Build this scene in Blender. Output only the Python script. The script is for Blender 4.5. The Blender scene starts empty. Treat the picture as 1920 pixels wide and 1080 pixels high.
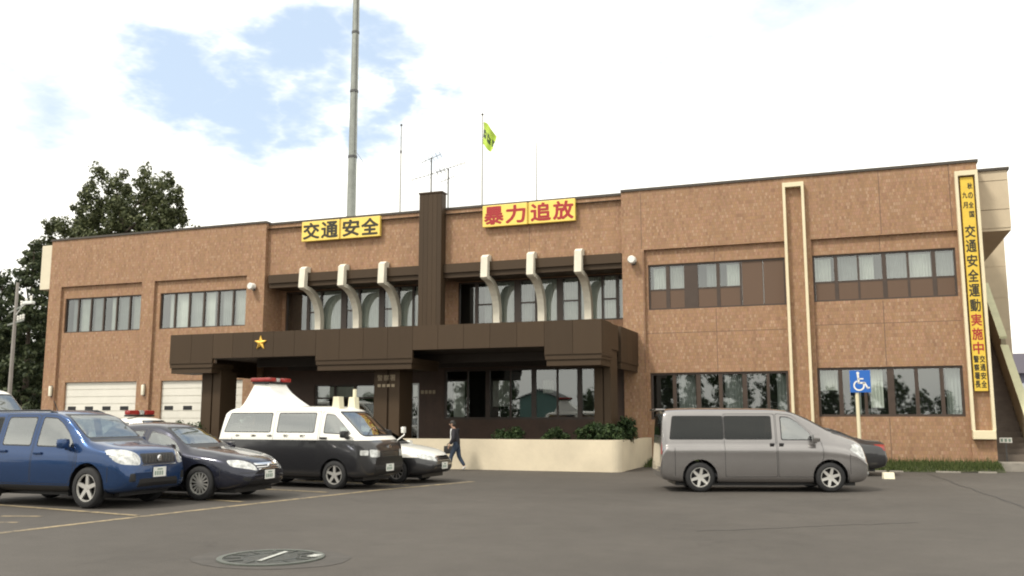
import bpy, bmesh, math, random
import numpy as np
from mathutils import Vector, Matrix
from mathutils.bvhtree import BVHTree
random.seed(11)
PI = math.pi
R = math.radians
S = bpy.context.scene
C = S.collection

# ------------------------------------------------------------------ camera
CAMZ = 1.70
RIGHT = Vector((0.938459816, 0.345387796, -0.000665559))
DOWN = Vector((-0.0486986982, 0.130411940, -0.990263178))
FWD = Vector((-0.341938020, 0.929354613, 0.139206301))
cam_data = bpy.data.cameras.new('camera')
cam_data.sensor_width = 36.0
cam_data.lens = 36.0 * 1720 / 1920
cam_data.clip_start = 0.1
cam_data.clip_end = 3000
cam = bpy.data.objects.new('camera', cam_data)
C.objects.link(cam)
m = Matrix((RIGHT, -DOWN, -FWD)).transposed().to_4x4()
m.translation = (0, 0, CAMZ)
cam.matrix_world = m
S.camera = cam
S.render.resolution_x, S.render.resolution_y = 1024, 576
S.view_settings.view_transform = 'Standard'
S.view_settings.look = 'None'
S.view_settings.gamma = 1
S.view_settings.exposure = 0.45
S.cycles.filter_width = 2.0
S.cycles.max_bounces = 8
S.cycles.transparent_max_bounces = 24


def ray(px, py):
    """direction in the world of a point of the 1920 x 1080 photograph"""
    return (RIGHT * ((px - 960) / 1720) + DOWN * ((py - 540) / 1720) + FWD).normalized()


def at(px, py, Y):
    d = ray(px, py)
    t = Y / d.y
    return Vector((d.x * t, Y, d.z * t + CAMZ))


# ------------------------------------------------------------------ sky and sun
SUN_AZ, SUN_EL = R(214), R(52)      # azimuth clockwise from +Y: behind the camera, to the left
w = bpy.data.worlds.new('World')
S.world = w
w.use_nodes = True
nt = w.node_tree
nt.nodes.clear()


def N(tree, typ, **kw):
    n = tree.nodes.new(typ)
    for k, v in kw.items():
        if k.startswith('i_'):
            n.inputs[k[2:].replace('_', ' ')].default_value = v
        else:
            setattr(n, k, v)
    return n


out = N(nt, 'ShaderNodeOutputWorld')
bg = N(nt, 'ShaderNodeBackground')
bg.inputs['Strength'].default_value = 0.12
sky = N(nt, 'ShaderNodeTexSky', sky_type='NISHITA', sun_disc=False, sun_elevation=SUN_EL, sun_rotation=SUN_AZ)
sky.air_density = 1.4
sky.dust_density = 2.5
tc = N(nt, 'ShaderNodeTexCoord')
ns = N(nt, 'ShaderNodeTexNoise', i_Scale=5.0, i_Detail=7.0, i_Roughness=0.6)
mp = N(nt, 'ShaderNodeMapping')
mp.inputs['Scale'].default_value = (1, 1, 2.2)
nt.links.new(tc.outputs['Generated'], mp.inputs['Vector'])
nt.links.new(mp.outputs['Vector'], ns.inputs['Vector'])
wn = N(nt, 'ShaderNodeTexNoise', i_Scale=7.0, i_Detail=5.0, i_Roughness=0.6)
nt.links.new(mp.outputs['Vector'], wn.inputs['Vector'])
wa = N(nt, 'ShaderNodeVectorMath', operation='SUBTRACT')
wa.inputs[1].default_value = (0.5, 0.5, 0.5)
nt.links.new(wn.outputs['Color'], wa.inputs[0])
wb_ = N(nt, 'ShaderNodeVectorMath', operation='SCALE')
wb_.inputs['Scale'].default_value = 0.20
nt.links.new(wa.outputs[0], wb_.inputs[0])
wdir = N(nt, 'ShaderNodeVectorMath', operation='ADD')
nt.links.new(tc.outputs['Generated'], wdir.inputs[0])
nt.links.new(wb_.outputs[0], wdir.inputs[1])
# openings of blue sky between the clouds, given as directions and angular radii
holes = [((330, 120), 3.6, 1), ((440, 165), 3.4, 1), ((520, 110), 3.8, 1), ((600, 60), 3.2, .9), ((590, 200), 3.0, .9), ((700, 60), 3.0, .8),
         ((720, 205), 2.6, 1), ((800, 205), 2.4, .9), ((90, 200), 3.0, .5), ((850, 290), 2.2, .6), ((1235, 105), 1.6, .55), ((470, 240), 2.6, .7),
         ((690, 120), 2.2, .8), ((1300, -500), 16, .8), ((-900, -200), 14, .8)]
acc = None
for (p, rad, wt) in holes:
    d = ray(*p)
    vd = N(nt, 'ShaderNodeVectorMath', operation='DISTANCE')
    vd.inputs[1].default_value = d
    nt.links.new(wdir.outputs[0], vd.inputs[0])
    mr = N(nt, 'ShaderNodeMapRange', interpolation_type='SMOOTHSTEP')
    mr.inputs['From Min'].default_value = R(rad) * 1.7
    mr.inputs['From Max'].default_value = 0.0
    mr.inputs['To Min'].default_value = 0
    mr.inputs['To Max'].default_value = wt * 1.5
    nt.links.new(vd.outputs['Value'], mr.inputs['Value'])
    if acc is None:
        acc = mr.outputs['Result']
    else:
        mx = N(nt, 'ShaderNodeMath', operation='MAXIMUM')
        nt.links.new(acc, mx.inputs[0])
        nt.links.new(mr.outputs['Result'], mx.inputs[1])
        acc = mx.outputs[0]
# blue = smoothstep(hole + (noise-.5)*k)
sub = N(nt, 'ShaderNodeMath', operation='SUBTRACT')
sub.inputs[1].default_value = 0.5
nt.links.new(ns.outputs['Fac'], sub.inputs[0])
mul = N(nt, 'ShaderNodeMath', operation='MULTIPLY_ADD')
mul.inputs[1].default_value = 1.7
nt.links.new(sub.outputs[0], mul.inputs[0])
nt.links.new(acc, mul.inputs[2])
mk = N(nt, 'ShaderNodeMapRange', interpolation_type='SMOOTHSTEP')
mk.inputs['From Min'].default_value = 0.02
mk.inputs['From Max'].default_value = 1.30
nt.links.new(mul.outputs[0], mk.inputs['Value'])
gate = N(nt, 'ShaderNodeMath', operation='MULTIPLY')
gmr = N(nt, 'ShaderNodeMapRange')
gmr.inputs['From Max'].default_value = 0.25
nt.links.new(acc, gmr.inputs['Value'])
nt.links.new(mk.outputs['Result'], gate.inputs[0])
nt.links.new(gmr.outputs['Result'], gate.inputs[1])
ns2 = N(nt, 'ShaderNodeTexNoise', i_Scale=3.0, i_Detail=5.0)
nt.links.new(mp.outputs['Vector'], ns2.inputs['Vector'])
cr = N(nt, 'ShaderNodeValToRGB')
cr.color_ramp.elements[0].position = 0.35
cr.color_ramp.elements[0].color = (8.4, 8.3, 7.75, 1)
cr.color_ramp.elements[1].position = 0.62
cr.color_ramp.elements[1].color = (11.2, 10.9, 9.9, 1)
nt.links.new(ns2.outputs['Fac'], cr.inputs['Fac'])
blue = N(nt, 'ShaderNodeMix', data_type='RGBA')
blue.inputs['Factor'].default_value = 0.66
nt.links.new(sky.outputs['Color'], blue.inputs['A'])
blue.inputs['B'].default_value = (4.9, 5.85, 7.1, 1)      # thin high veil over the clear sky
mixc = N(nt, 'ShaderNodeMix', data_type='RGBA')
nt.links.new(gate.outputs[0], mixc.inputs['Factor'])
nt.links.new(cr.outputs['Color'], mixc.inputs['A'])
nt.links.new(blue.outputs['Result'], mixc.inputs['B'])
nt.links.new(mixc.outputs['Result'], bg.inputs['Color'])
nt.links.new(bg.outputs[0], out.inputs[0])

sd = bpy.data.lights.new('sun', 'SUN')
sd.energy = 2.2
sd.angle = R(10)
sd.color = (1.0, 0.93, 0.82)
sun = bpy.data.objects.new('sun', sd)
C.objects.link(sun)
sdir = Vector((math.sin(SUN_AZ) * math.cos(SUN_EL), math.cos(SUN_AZ) * math.cos(SUN_EL), math.sin(SUN_EL)))
sun.rotation_euler = sdir.to_track_quat('Z', 'Y').to_euler()
sun.location = (-20, -30, 40)

# ------------------------------------------------------------------ materials
MATS = {}


def mat(name, col, rough=0.6, metal=0.0, spec=0.5, coat=0.0, noise=None, bump=0.0, bscale=30, emit=None, inner=None):
    """noise=(scale, amount): mottling of the colour in object space"""
    if name in MATS:
        return MATS[name]
    mt = bpy.data.materials.new(name)
    mt.use_nodes = True
    t = mt.node_tree
    b = t.nodes['Principled BSDF']
    b.inputs['Roughness'].default_value = rough
    b.inputs['Metallic'].default_value = metal
    b.inputs['Specular IOR Level'].default_value = spec
    b.inputs['Coat Weight'].default_value = coat
    b.inputs['Coat Roughness'].default_value = 0.04
    c = (*col, 1)
    b.inputs['Base Color'].default_value = c
    mt.diffuse_color = c
    src = None
    if noise:
        g = N(t, 'ShaderNodeNewGeometry')
        n = N(t, 'ShaderNodeTexNoise', i_Scale=noise[0], i_Detail=6.0, i_Roughness=0.65)
        t.links.new(g.outputs['Position'], n.inputs['Vector'])
        r = N(t, 'ShaderNodeValToRGB')
        a = noise[1]
        r.color_ramp.elements[0].position = 0.3
        r.color_ramp.elements[1].position = 0.7
        r.color_ramp.elements[0].color = tuple(max(0, v * (1 - a)) for v in col) + (1,)
        r.color_ramp.elements[1].color = tuple(min(1, v * (1 + a)) for v in col) + (1,)
        t.links.new(n.outputs['Fac'], r.inputs['Fac'])
        src = r.outputs['Color']
        t.links.new(src, b.inputs['Base Color'])
    if inner:
        g2 = N(t, 'ShaderNodeNewGeometry')
        mx = N(t, 'ShaderNodeMix', data_type='RGBA')
        mx.inputs['A'].default_value = c
        mx.inputs['B'].default_value = (*inner, 1)
        if src:
            t.links.new(src, mx.inputs['A'])
        t.links.new(g2.outputs['Backfacing'], mx.inputs['Factor'])
        t.links.new(mx.outputs['Result'], b.inputs['Base Color'])
    if bump:
        g3 = N(t, 'ShaderNodeNewGeometry')
        n3 = N(t, 'ShaderNodeTexNoise', i_Scale=bscale, i_Detail=4.0)
        bp = N(t, 'ShaderNodeBump')
        bp.inputs['Strength'].default_value = bump
        bp.inputs['Distance'].default_value = 0.02
        t.links.new(g3.outputs['Position'], n3.inputs['Vector'])
        t.links.new(n3.outputs['Fac'], bp.inputs['Height'])
        t.links.new(bp.outputs['Normal'], b.inputs['Normal'])
    if emit:
        b.inputs['Emission Color'].default_value = c
        b.inputs['Emission Strength'].default_value = emit
    MATS[name] = mt
    return mt


def brick_mat(name, cols, bw=0.22, rh=0.066, mort=(0.20, 0.145, 0.105), blotch=0.16):
    mt = bpy.data.materials.new(name)
    mt.use_nodes = True
    t = mt.node_tree
    b = t.nodes['Principled BSDF']
    b.inputs['Roughness'].default_value = 0.75
    b.inputs['Specular IOR Level'].default_value = 0.3
    g = N(t, 'ShaderNodeNewGeometry')
    sp = N(t, 'ShaderNodeSeparateXYZ')
    t.links.new(g.outputs['Position'], sp.inputs[0])
    ad = N(t, 'ShaderNodeMath', operation='ADD')
    t.links.new(sp.outputs['X'], ad.inputs[0])
    t.links.new(sp.outputs['Y'], ad.inputs[1])
    cb = N(t, 'ShaderNodeCombineXYZ')
    t.links.new(ad.outputs[0], cb.inputs['X'])
    t.links.new(sp.outputs['Z'], cb.inputs['Y'])
    br = N(t, 'ShaderNodeTexBrick', offset=0.5)
    br.inputs['Scale'].default_value = 1.0
    br.inputs['Brick Width'].default_value = bw
    br.inputs['Row Height'].default_value = rh
    br.inputs['Mortar Size'].default_value = 0.006
    br.inputs['Color1'].default_value = (0, 0, 0, 1)
    br.inputs['Color2'].default_value = (1, 1, 1, 1)
    br.inputs['Mortar'].default_value = (0.5, 0.5, 0.5, 1)
    t.links.new(cb.outputs[0], br.inputs['Vector'])
    r = N(t, 'ShaderNodeValToRGB')
    r.color_ramp.elements[0].color = (*cols[0], 1)
    r.color_ramp.elements[1].color = (*cols[-1], 1)
    for i, cc in enumerate(cols[1:-1]):
        e = r.color_ramp.elements.new((i + 1) / (len(cols) - 1))
        e.color = (*cc, 1)
    t.links.new(br.outputs['Color'], r.inputs['Fac'])
    n = N(t, 'ShaderNodeTexNoise', i_Scale=1.3, i_Detail=6.0, i_Roughness=0.7)
    t.links.new(g.outputs['Position'], n.inputs['Vector'])
    mr = N(t, 'ShaderNodeMapRange')
    mr.inputs['To Min'].default_value = 1 - blotch
    mr.inputs['To Max'].default_value = 1 + blotch
    t.links.new(n.outputs['Fac'], mr.inputs['Value'])
    # clusters of a few tiles that run darker or lighter
    n2 = N(t, 'ShaderNodeTexVoronoi', i_Scale=1.0)
    mp2 = N(t, 'ShaderNodeMapping')
    mp2.inputs['Scale'].default_value = (6.5, 3.2, 1)
    t.links.new(cb.outputs[0], mp2.inputs['Vector'])
    t.links.new(mp2.outputs[0], n2.inputs['Vector'])
    bw2 = N(t, 'ShaderNodeRGBToBW')
    t.links.new(n2.outputs['Color'], bw2.inputs[0])
    mr2 = N(t, 'ShaderNodeMapRange')
    mr2.inputs['To Min'].default_value = 0.91
    mr2.inputs['To Max'].default_value = 1.09
    t.links.new(bw2.outputs[0], mr2.inputs['Value'])
    mp3 = N(t, 'ShaderNodeMapping')
    mp3.inputs['Scale'].default_value = (2.6, .16, 1)
    t.links.new(cb.outputs[0], mp3.inputs['Vector'])
    n3 = N(t, 'ShaderNodeTexNoise', i_Scale=1.0, i_Detail=6.0, i_Roughness=0.7)
    t.links.new(mp3.outputs[0], n3.inputs['Vector'])
    mr3 = N(t, 'ShaderNodeMapRange')
    mr3.inputs['From Min'].default_value = 0.3
    mr3.inputs['From Max'].default_value = 0.7
    mr3.inputs['To Min'].default_value = 0.90
    mr3.inputs['To Max'].default_value = 1.06
    t.links.new(n3.outputs['Fac'], mr3.inputs['Value'])
    mm0 = N(t, 'ShaderNodeMath', operation='MULTIPLY')
    t.links.new(mr.outputs[0], mm0.inputs[0])
    t.links.new(mr3.outputs[0], mm0.inputs[1])
    mr = mm0
    mm = N(t, 'ShaderNodeMath', operation='MULTIPLY')
    t.links.new(mr.outputs[0], mm.inputs[0])
    t.links.new(mr2.outputs[0], mm.inputs[1])
    vm = N(t, 'ShaderNodeVectorMath', operation='SCALE')
    t.links.new(r.outputs['Color'], vm.inputs[0])
    t.links.new(mm.outputs[0], vm.inputs['Scale'])
    mx = N(t, 'ShaderNodeMix', data_type='RGBA')
    mx.inputs['B'].default_value = (*mort, 1)
    t.links.new(br.outputs['Fac'], mx.inputs['Factor'])
    t.links.new(vm.outputs[0], mx.inputs['A'])
    t.links.new(mx.outputs['Result'], b.inputs['Base Color'])
    bp = N(t, 'ShaderNodeBump', invert=True)
    bp.inputs['Strength'].default_value = 0.5
    bp.inputs['Distance'].default_value = 0.004
    t.links.new(br.outputs['Fac'], bp.inputs['Height'])
    t.links.new(bp.outputs['Normal'], b.inputs['Normal'])
    MATS[name] = mt
    return mt


def glass_mat(name, tint, refl=0.12, edge=0.75, rough=0.0, wave=0.0):
    mt = bpy.data.materials.new(name)
    mt.use_nodes = True
    t = mt.node_tree
    t.nodes.clear()
    o = N(t, 'ShaderNodeOutputMaterial')
    tr = N(t, 'ShaderNodeBsdfTransparent')
    tr.inputs['Color'].default_value = (*tint, 1)
    gl = N(t, 'ShaderNodeBsdfGlossy')
    gl.inputs['Roughness'].default_value = rough
    gl.inputs['Color'].default_value = (0.95, 0.98, 0.97, 1)
    lw = N(t, 'ShaderNodeLayerWeight')
    lw.inputs['Blend'].default_value = 0.25
    mr = N(t, 'ShaderNodeMapRange')
    mr.inputs['To Min'].default_value = refl
    mr.inputs['To Max'].default_value = edge
    t.links.new(lw.outputs['Fresnel'], mr.inputs['Value'])
    mx = N(t, 'ShaderNodeMixShader')
    t.links.new(mr.outputs[0], mx.inputs['Fac'])
    t.links.new(tr.outputs[0], mx.inputs[1])
    t.links.new(gl.outputs[0], mx.inputs[2])
    if wave:
        g = N(t, 'ShaderNodeNewGeometry')
        n = N(t, 'ShaderNodeTexNoise', i_Scale=0.9, i_Detail=1.0)
        bp = N(t, 'ShaderNodeBump')
        bp.inputs['Strength'].default_value = wave
        bp.inputs['Distance'].default_value = 0.05
        t.links.new(g.outputs['Position'], n.inputs['Vector'])
        t.links.new(n.outputs['Fac'], bp.inputs['Height'])
        t.links.new(bp.outputs['Normal'], gl.inputs['Normal'])
    t.links.new(mx.outputs[0], o.inputs['Surface'])
    mt.diffuse_color = (*tint, 1)
    MATS[name] = mt
    return mt


def leaf_mat(name, c0, c1, c2):
    mt = bpy.data.materials.new(name)
    mt.use_nodes = True
    t = mt.node_tree
    b = t.nodes['Principled BSDF']
    b.inputs['Roughness'].default_value = 0.6
    b.inputs['Specular IOR Level'].default_value = 0.25
    g = N(t, 'ShaderNodeNewGeometry')
    r = N(t, 'ShaderNodeValToRGB')
    r.color_ramp.elements[0].color = (*c0, 1)
    r.color_ramp.elements[1].color = (*c2, 1)
    e = r.color_ramp.elements.new(0.55)
    e.color = (*c1, 1)
    t.links.new(g.outputs['Random Per Island'], r.inputs['Fac'])
    t.links.new(r.outputs['Color'], b.inputs['Base Color'])
    tl = N(t, 'ShaderNodeBsdfTranslucent')
    t.links.new(r.outputs['Color'], tl.inputs['Color'])
    mx = N(t, 'ShaderNodeMixShader')
    mx.inputs['Fac'].default_value = 0.3
    o = t.nodes['Material Output']
    t.links.new(b.outputs[0], mx.inputs[1])
    t.links.new(tl.outputs[0], mx.inputs[2])
    t.links.new(mx.outputs[0], o.inputs['Surface'])
    MATS[name] = mt
    return mt


def panel_mat(name, col, var=0.12, rough=0.42):
    """painted metal panels that differ a little from one to the next"""
    mt = bpy.data.materials.new(name)
    mt.use_nodes = True
    t = mt.node_tree
    b = t.nodes['Principled BSDF']
    b.inputs['Roughness'].default_value = rough
    b.inputs['Specular IOR Level'].default_value = 0.28
    g = N(t, 'ShaderNodeNewGeometry')
    n = N(t, 'ShaderNodeTexNoise', i_Scale=1.1, i_Detail=7.0, i_Roughness=0.7)
    mpn = N(t, 'ShaderNodeMapping')
    mpn.inputs['Scale'].default_value = (3.5, 3.5, .35)
    t.links.new(g.outputs['Position'], mpn.inputs['Vector'])
    t.links.new(mpn.outputs[0], n.inputs['Vector'])
    a = N(t, 'ShaderNodeMath', operation='ADD')
    t.links.new(g.outputs['Random Per Island'], a.inputs[0])
    t.links.new(n.outputs['Fac'], a.inputs[1])
    mr = N(t, 'ShaderNodeMapRange')
    mr.inputs['From Max'].default_value = 2.0
    mr.inputs['To Min'].default_value = 1 - var
    mr.inputs['To Max'].default_value = 1 + var
    t.links.new(a.outputs[0], mr.inputs['Value'])
    vm = N(t, 'ShaderNodeVectorMath', operation='SCALE')
    vm.inputs[0].default_value = col
    t.links.new(mr.outputs[0], vm.inputs['Scale'])
    t.links.new(vm.outputs[0], b.inputs['Base Color'])
    MATS[name] = mt
    return mt


BRICK = brick_mat('brick_tile', [(0.28, 0.158, 0.099), (0.347, 0.208, 0.111), (0.365, 0.209, 0.137), (0.314, 0.191, 0.105), (0.415, 0.268, 0.174)], 0.078, 0.118, (0.27, 0.17, 0.108), 0.07)
BROWN = panel_mat('brown_panel', (0.052, 0.033, 0.018), 0.22, 0.6)
BROWNP = panel_mat('bronze_spandrel', (0.125, 0.080, 0.055), 0.12, 0.45)
BRONZE = mat('bronze_frame', (0.055, 0.036, 0.026), 0.4, 0.0, noise=(3, .15))
COPING = mat('dark_coping', (0.055, 0.045, 0.035), 0.5, noise=(2, .2))
CREAM = mat('cream_concrete', (0.70, 0.66, 0.55), 0.8, noise=(1.6, .12), bump=.2)
BEIGE = mat('beige_render', (0.55, 0.46, 0.33), 0.85, noise=(1.2, .08), bump=.15)
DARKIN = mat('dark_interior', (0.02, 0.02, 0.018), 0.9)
BLACK = mat('black_plastic', (0.012, 0.012, 0.013), 0.45)
RUBBER = mat('tyre_rubber', (0.016, 0.016, 0.017), 0.8, noise=(20, .2))
WHITE = mat('white_enamel', (0.78, 0.77, 0.72), 0.35, noise=(1.5, .04))
SHUT = mat('white_shutter', (0.70, 0.68, 0.61), 0.5, noise=(1.0, .06))
YELLOW = mat('yellow_sign', (0.86, 0.64, 0.14), 0.4, noise=(3, .06))
YELLOWD = mat('yellow_edge', (0.50, 0.33, 0.04), 0.5)
INK = mat('black_lettering', (0.03, 0.026, 0.012), 0.5)
REDINK = mat('red_lettering', (0.36, 0.018, 0.022), 0.5)
BLIND = mat('light_blind', (0.64, 0.66, 0.61), 0.85, noise=(2.5, .1))
BLINDD = mat('grey_blind', (0.29, 0.31, 0.30), 0.85, noise=(2.5, .15))
BLINDM = mat('mid_blind', (0.45, 0.46, 0.42), 0.85, noise=(2.5, .12))
STEEL = mat('galvanised_steel', (0.27, 0.285, 0.26), 0.45, 0.5, noise=(2.5, .18))
DSTEEL = mat('dark_steel', (0.10, 0.10, 0.10), 0.5, 0.4)
PALEST = mat('pale_steel', (0.42, 0.42, 0.41), 0.45, 0.2)
GOLD = mat('gold_emblem', (0.85, 0.52, 0.10), 0.3, 0.6)
PGLASS = glass_mat('window_glass', (0.80, 0.84, 0.82), 0.17, 0.75, 0.018, 0.03)
CGLASS = glass_mat('car_glass', (0.42, 0.47, 0.45), 0.28, 0.9)
TGLASS = glass_mat('tinted_glass', (0.06, 0.065, 0.08), 0.028, 0.8)
LENS = mat('lamp_lens', (0.52, 0.53, 0.52), 0.14, 0.3, coat=0.6, noise=(11, .55))
REDLENS = mat('red_lens', (0.27, 0.022, 0.02), 0.28, coat=0.4, noise=(9, .35))
AMBER = mat('amber_lens', (0.65, 0.22, 0.03), 0.2, coat=0.5)
CHROME = mat('chrome', (0.75, 0.75, 0.76), 0.14, 1.0)
ALLOY = mat('alloy_rim', (0.62, 0.61, 0.58), 0.3, 0.6)
SEAT = mat('seat_fabric', (0.045, 0.045, 0.05), 0.9)
PLATE = mat('plate_white', (0.75, 0.76, 0.72), 0.4)
PLATEMK = mat('plate_marks', (0.22, 0.30, 0.25), 0.5)


# ------------------------------------------------------------------ mesh helpers
class MB:
    def __init__(s):
        s.v, s.f, s.m = [], [], []

    def add(s, vs, fs, mi=0):
        o = len(s.v)
        s.v += [tuple(p) for p in vs]
        for q in fs:
            s.f.append([o + i for i in q])
            s.m.append(mi)
        return s

    def quad(s, a, b, c, d, mi=0):
        return s.add([a, b, c, d], [[0, 1, 2, 3]], mi)

    def box(s, x0, x1, y0, y1, z0, z1, mi=0, rz=0, c=None):
        p = [(x0, y0, z0), (x1, y0, z0), (x1, y1, z0), (x0, y1, z0), (x0, y0, z1), (x1, y0, z1), (x1, y1, z1), (x0, y1, z1)]
        if rz:
            cx, cy = c if c else ((x0 + x1) / 2, (y0 + y1) / 2)
            cs, sn = math.cos(rz), math.sin(rz)
            p = [(cx + (a - cx) * cs - (b - cy) * sn, cy + (a - cx) * sn + (b - cy) * cs, z) for a, b, z in p]
        return s.add(p, [[3, 2, 1, 0], [4, 5, 6, 7], [0, 1, 5, 4], [1, 2, 6, 5], [2, 3, 7, 6], [3, 0, 4, 7]], mi)

    def bbox(s, x0, x1, y0, y1, z0, z1, b=0.02, mi=0):
        """box with chamfered edges"""
        xs, ys, zs = (x0, x1), (y0, y1), (z0, z1)
        bm = bmesh.new()
        vs = [bm.verts.new((xs[i], ys[j], zs[k])) for k in (0, 1) for j in (0, 1) for i in (0, 1)]
        for q in ((0, 2, 3, 1), (4, 5, 7, 6), (0, 1, 5, 4), (1, 3, 7, 5), (3, 2, 6, 7), (2, 0, 4, 6)):
            bm.faces.new([vs[i] for i in q])
        bmesh.ops.bevel(bm, geom=bm.edges[:], offset=b, segments=2, affect='EDGES', profile=0.6)
        bm.verts.index_update()
        s.add([v.co[:] for v in bm.verts], [[v.index for v in f.verts] for f in bm.faces], mi)
        bm.free()
        return s

    def prism(s, poly, axis, a, b, mi=0):
        """polygon in the plane across axis, extruded from a to b. axis y: (x,z); x: (y,z); z: (x,y)"""
        def P(p, t):
            return {'x': (t, p[0], p[1]), 'y': (p[0], t, p[1]), 'z': (p[0], p[1], t)}[axis]
        n = len(poly)
        vs = [P(p, a) for p in poly] + [P(p, b) for p in poly]
        fs = [list(range(n - 1, -1, -1)), list(range(n, 2 * n))]
        fs += [[i, (i + 1) % n, n + (i + 1) % n, n + i] for i in range(n)]
        return s.add(vs, fs, mi)

    def tube(s, pts, rad, n=8, mi=0, cap=True):
        pts = [Vector(p) for p in pts]
        rs = rad if isinstance(rad, (list, tuple)) else [rad] * len(pts)
        rings = []
        o = len(s.v)
        prev = None
        for i, p in enumerate(pts):
            d = (pts[min(i + 1, len(pts) - 1)] - pts[max(i - 1, 0)]).normalized()
            u = prev if prev and abs(prev.dot(d)) < .95 else (Vector((0, 0, 1)) if abs(d.z) < .9 else Vector((1, 0, 0)))
            u = (u - d * u.dot(d)).normalized()
            prev = u
            vv = d.cross(u)
            for k in range(n):
                a = 2 * PI * k / n
                s.v.append(tuple(p + (u * math.cos(a) + vv * math.sin(a)) * rs[i]))
        for i in range(len(pts) - 1):
            for k in range(n):
                s.f.append([o + i * n + k, o + i * n + (k + 1) % n, o + (i + 1) * n + (k + 1) % n, o + (i + 1) * n + k])
                s.m.append(mi)
        if cap:
            s.f.append([o + k for k in range(n)][::-1])
            s.f.append([o + (len(pts) - 1) * n + k for k in range(n)])
            s.m += [mi, mi]
        return s

    def lathe(s, prof, c, axis='z', n=24, mi=0):
        """profile of (radius, height)"""
        o = len(s.v)
        for (r_, h) in prof:
            for k in range(n):
                a = 2 * PI * k / n
                p, q = r_ * math.cos(a), r_ * math.sin(a)
                s.v.append({'z': (c[0] + p, c[1] + q, c[2] + h), 'y': (c[0] + p, c[1] + h, c[2] + q), 'x': (c[0] + h, c[1] + p, c[2] + q)}[axis])
        for i in range(len(prof) - 1):
            for k in range(n):
                s.f.append([o + i * n + k, o + i * n + (k + 1) % n, o + (i + 1) * n + (k + 1) % n, o + (i + 1) * n + k])
                s.m.append(mi)
        return s

    def ball(s, c, r, n=10, mi=0):
        rx, ry, rz = r if isinstance(r, (tuple, list)) else (r, r, r)
        o = len(s.v)
        k2 = n // 2
        for i in range(k2 + 1):
            th = PI * i / k2
            for k in range(n):
                a = 2 * PI * k / n
                s.v.append((c[0] + rx * math.sin(th) * math.cos(a), c[1] + ry * math.sin(th) * math.sin(a), c[2] + rz * math.cos(th)))
        for i in range(k2):
            for k in range(n):
                s.f.append([o + i * n + k, o + (i + 1) * n + k, o + (i + 1) * n + (k + 1) % n, o + i * n + (k + 1) % n])
                s.m.append(mi)
        return s

    def build(s, name, mats, parent=None, smooth=False, local=False, recalc=True):
        me = bpy.data.meshes.new(name)
        o = bpy.data.objects.new(name, me)
        C.objects.link(o)
        vs = s.v
        if parent is not None:
            o.parent = parent
            if not local:
                q, off = parent, Vector((0, 0, 0))
                while q is not None:
                    off = off + q.location
                    q = q.parent
                vs = [(a - off.x, b - off.y, c - off.z) for a, b, c in vs]
        elif not local:
            xs, ys, zs = zip(*vs)
            off = Vector(((min(xs) + max(xs)) / 2, (min(ys) + max(ys)) / 2, min(zs)))
            o.location = off
            vs = [(a - off.x, b - off.y, c - off.z) for a, b, c in vs]
        me.from_pydata(vs, [], s.f)
        for mt in (mats if isinstance(mats, (list, tuple)) else [mats]):
            me.materials.append(mt)
        me.polygons.foreach_set('material_index', s.m)
        if recalc:
            bm = bmesh.new()
            bm.from_mesh(me)
            bmesh.ops.recalc_face_normals(bm, faces=bm.faces)
            bm.to_mesh(me)
            bm.free()
        if smooth:
            me.polygons.foreach_set('use_smooth', [True] * len(me.polygons))
            if smooth != 'all':
                try:
                    me.set_sharp_from_angle(angle=R(smooth if smooth is not True else 40))
                except Exception:
                    pass
        me.update()
        return o


def tag(o, label=None, cat=None, group=None, kind=None):
    for k, v in (('label', label), ('category', cat), ('group', group), ('kind', kind)):
        if v:
            o[k] = v
    return o


def thing(name, label, cat, loc=(0, 0, 0), rz=0, group=None):
    o = bpy.data.objects.new(name, None)
    o.empty_display_size = 0.3
    C.objects.link(o)
    o.location = loc
    o.rotation_euler = (0, 0, rz)
    return tag(o, label, cat, group)


def copy_tree(o, parent=None):
    c = o.copy()
    C.objects.link(c)
    c.parent = parent
    for ch in list(o.children):
        copy_tree(ch, c)
    return c


def text_geo(txt, bold=0.0):
    """outlines of a text as flat triangles, normalised to a unit box"""
    cu = bpy.data.curves.new('lettering', 'FONT')
    cu.body = txt
    cu.offset = bold
    cu.resolution_u = 3
    ob = bpy.data.objects.new('lettering', cu)
    C.objects.link(ob)
    dg = bpy.context.evaluated_depsgraph_get()
    dg.update()
    me = ob.evaluated_get(dg).to_mesh()
    vs = [v.co[:] for v in me.vertices]
    fs = [list(p.vertices) for p in me.polygons]
    ob.evaluated_get(dg).to_mesh_clear()
    bpy.data.objects.remove(ob)
    bpy.data.curves.remove(cu)
    if not vs:
        return [(0, 0), (1, 0), (1, 1), (0, 1)], [[0, 1, 2, 3]]
    x0, x1 = min(v[0] for v in vs), max(v[0] for v in vs)
    y0, y1 = min(v[1] for v in vs), max(v[1] for v in vs)
    return [((v[0] - x0) / (x1 - x0), (v[1] - y0) / (y1 - y0)) for v in vs], fs


def put_text(mb, txt, x0, x1, z0, z1, y, mi=0, bold=0.02, thick=0.012):
    """brush-heavy lettering on a wall facing -Y: the outline laid a few times side by side"""
    vs, fs = text_geo(txt, 0)
    w_, h_ = x1 - x0, z1 - z0
    for k, (dx, dz) in enumerate(((0, 0), (1, 0), (-1, 0), (0, 1), (0, -1), (.7, .7), (-.7, -.7), (.7, -.7), (-.7, .7))):
        P = [(x0 + a * w_ + dx * bold * w_, y - .0004 * k, z0 + b * h_ + dz * bold * h_) for a, b in vs]
        mb.add(P, fs, mi)
        if not bold:
            break


F = 33.3          # plane of the facade


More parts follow.
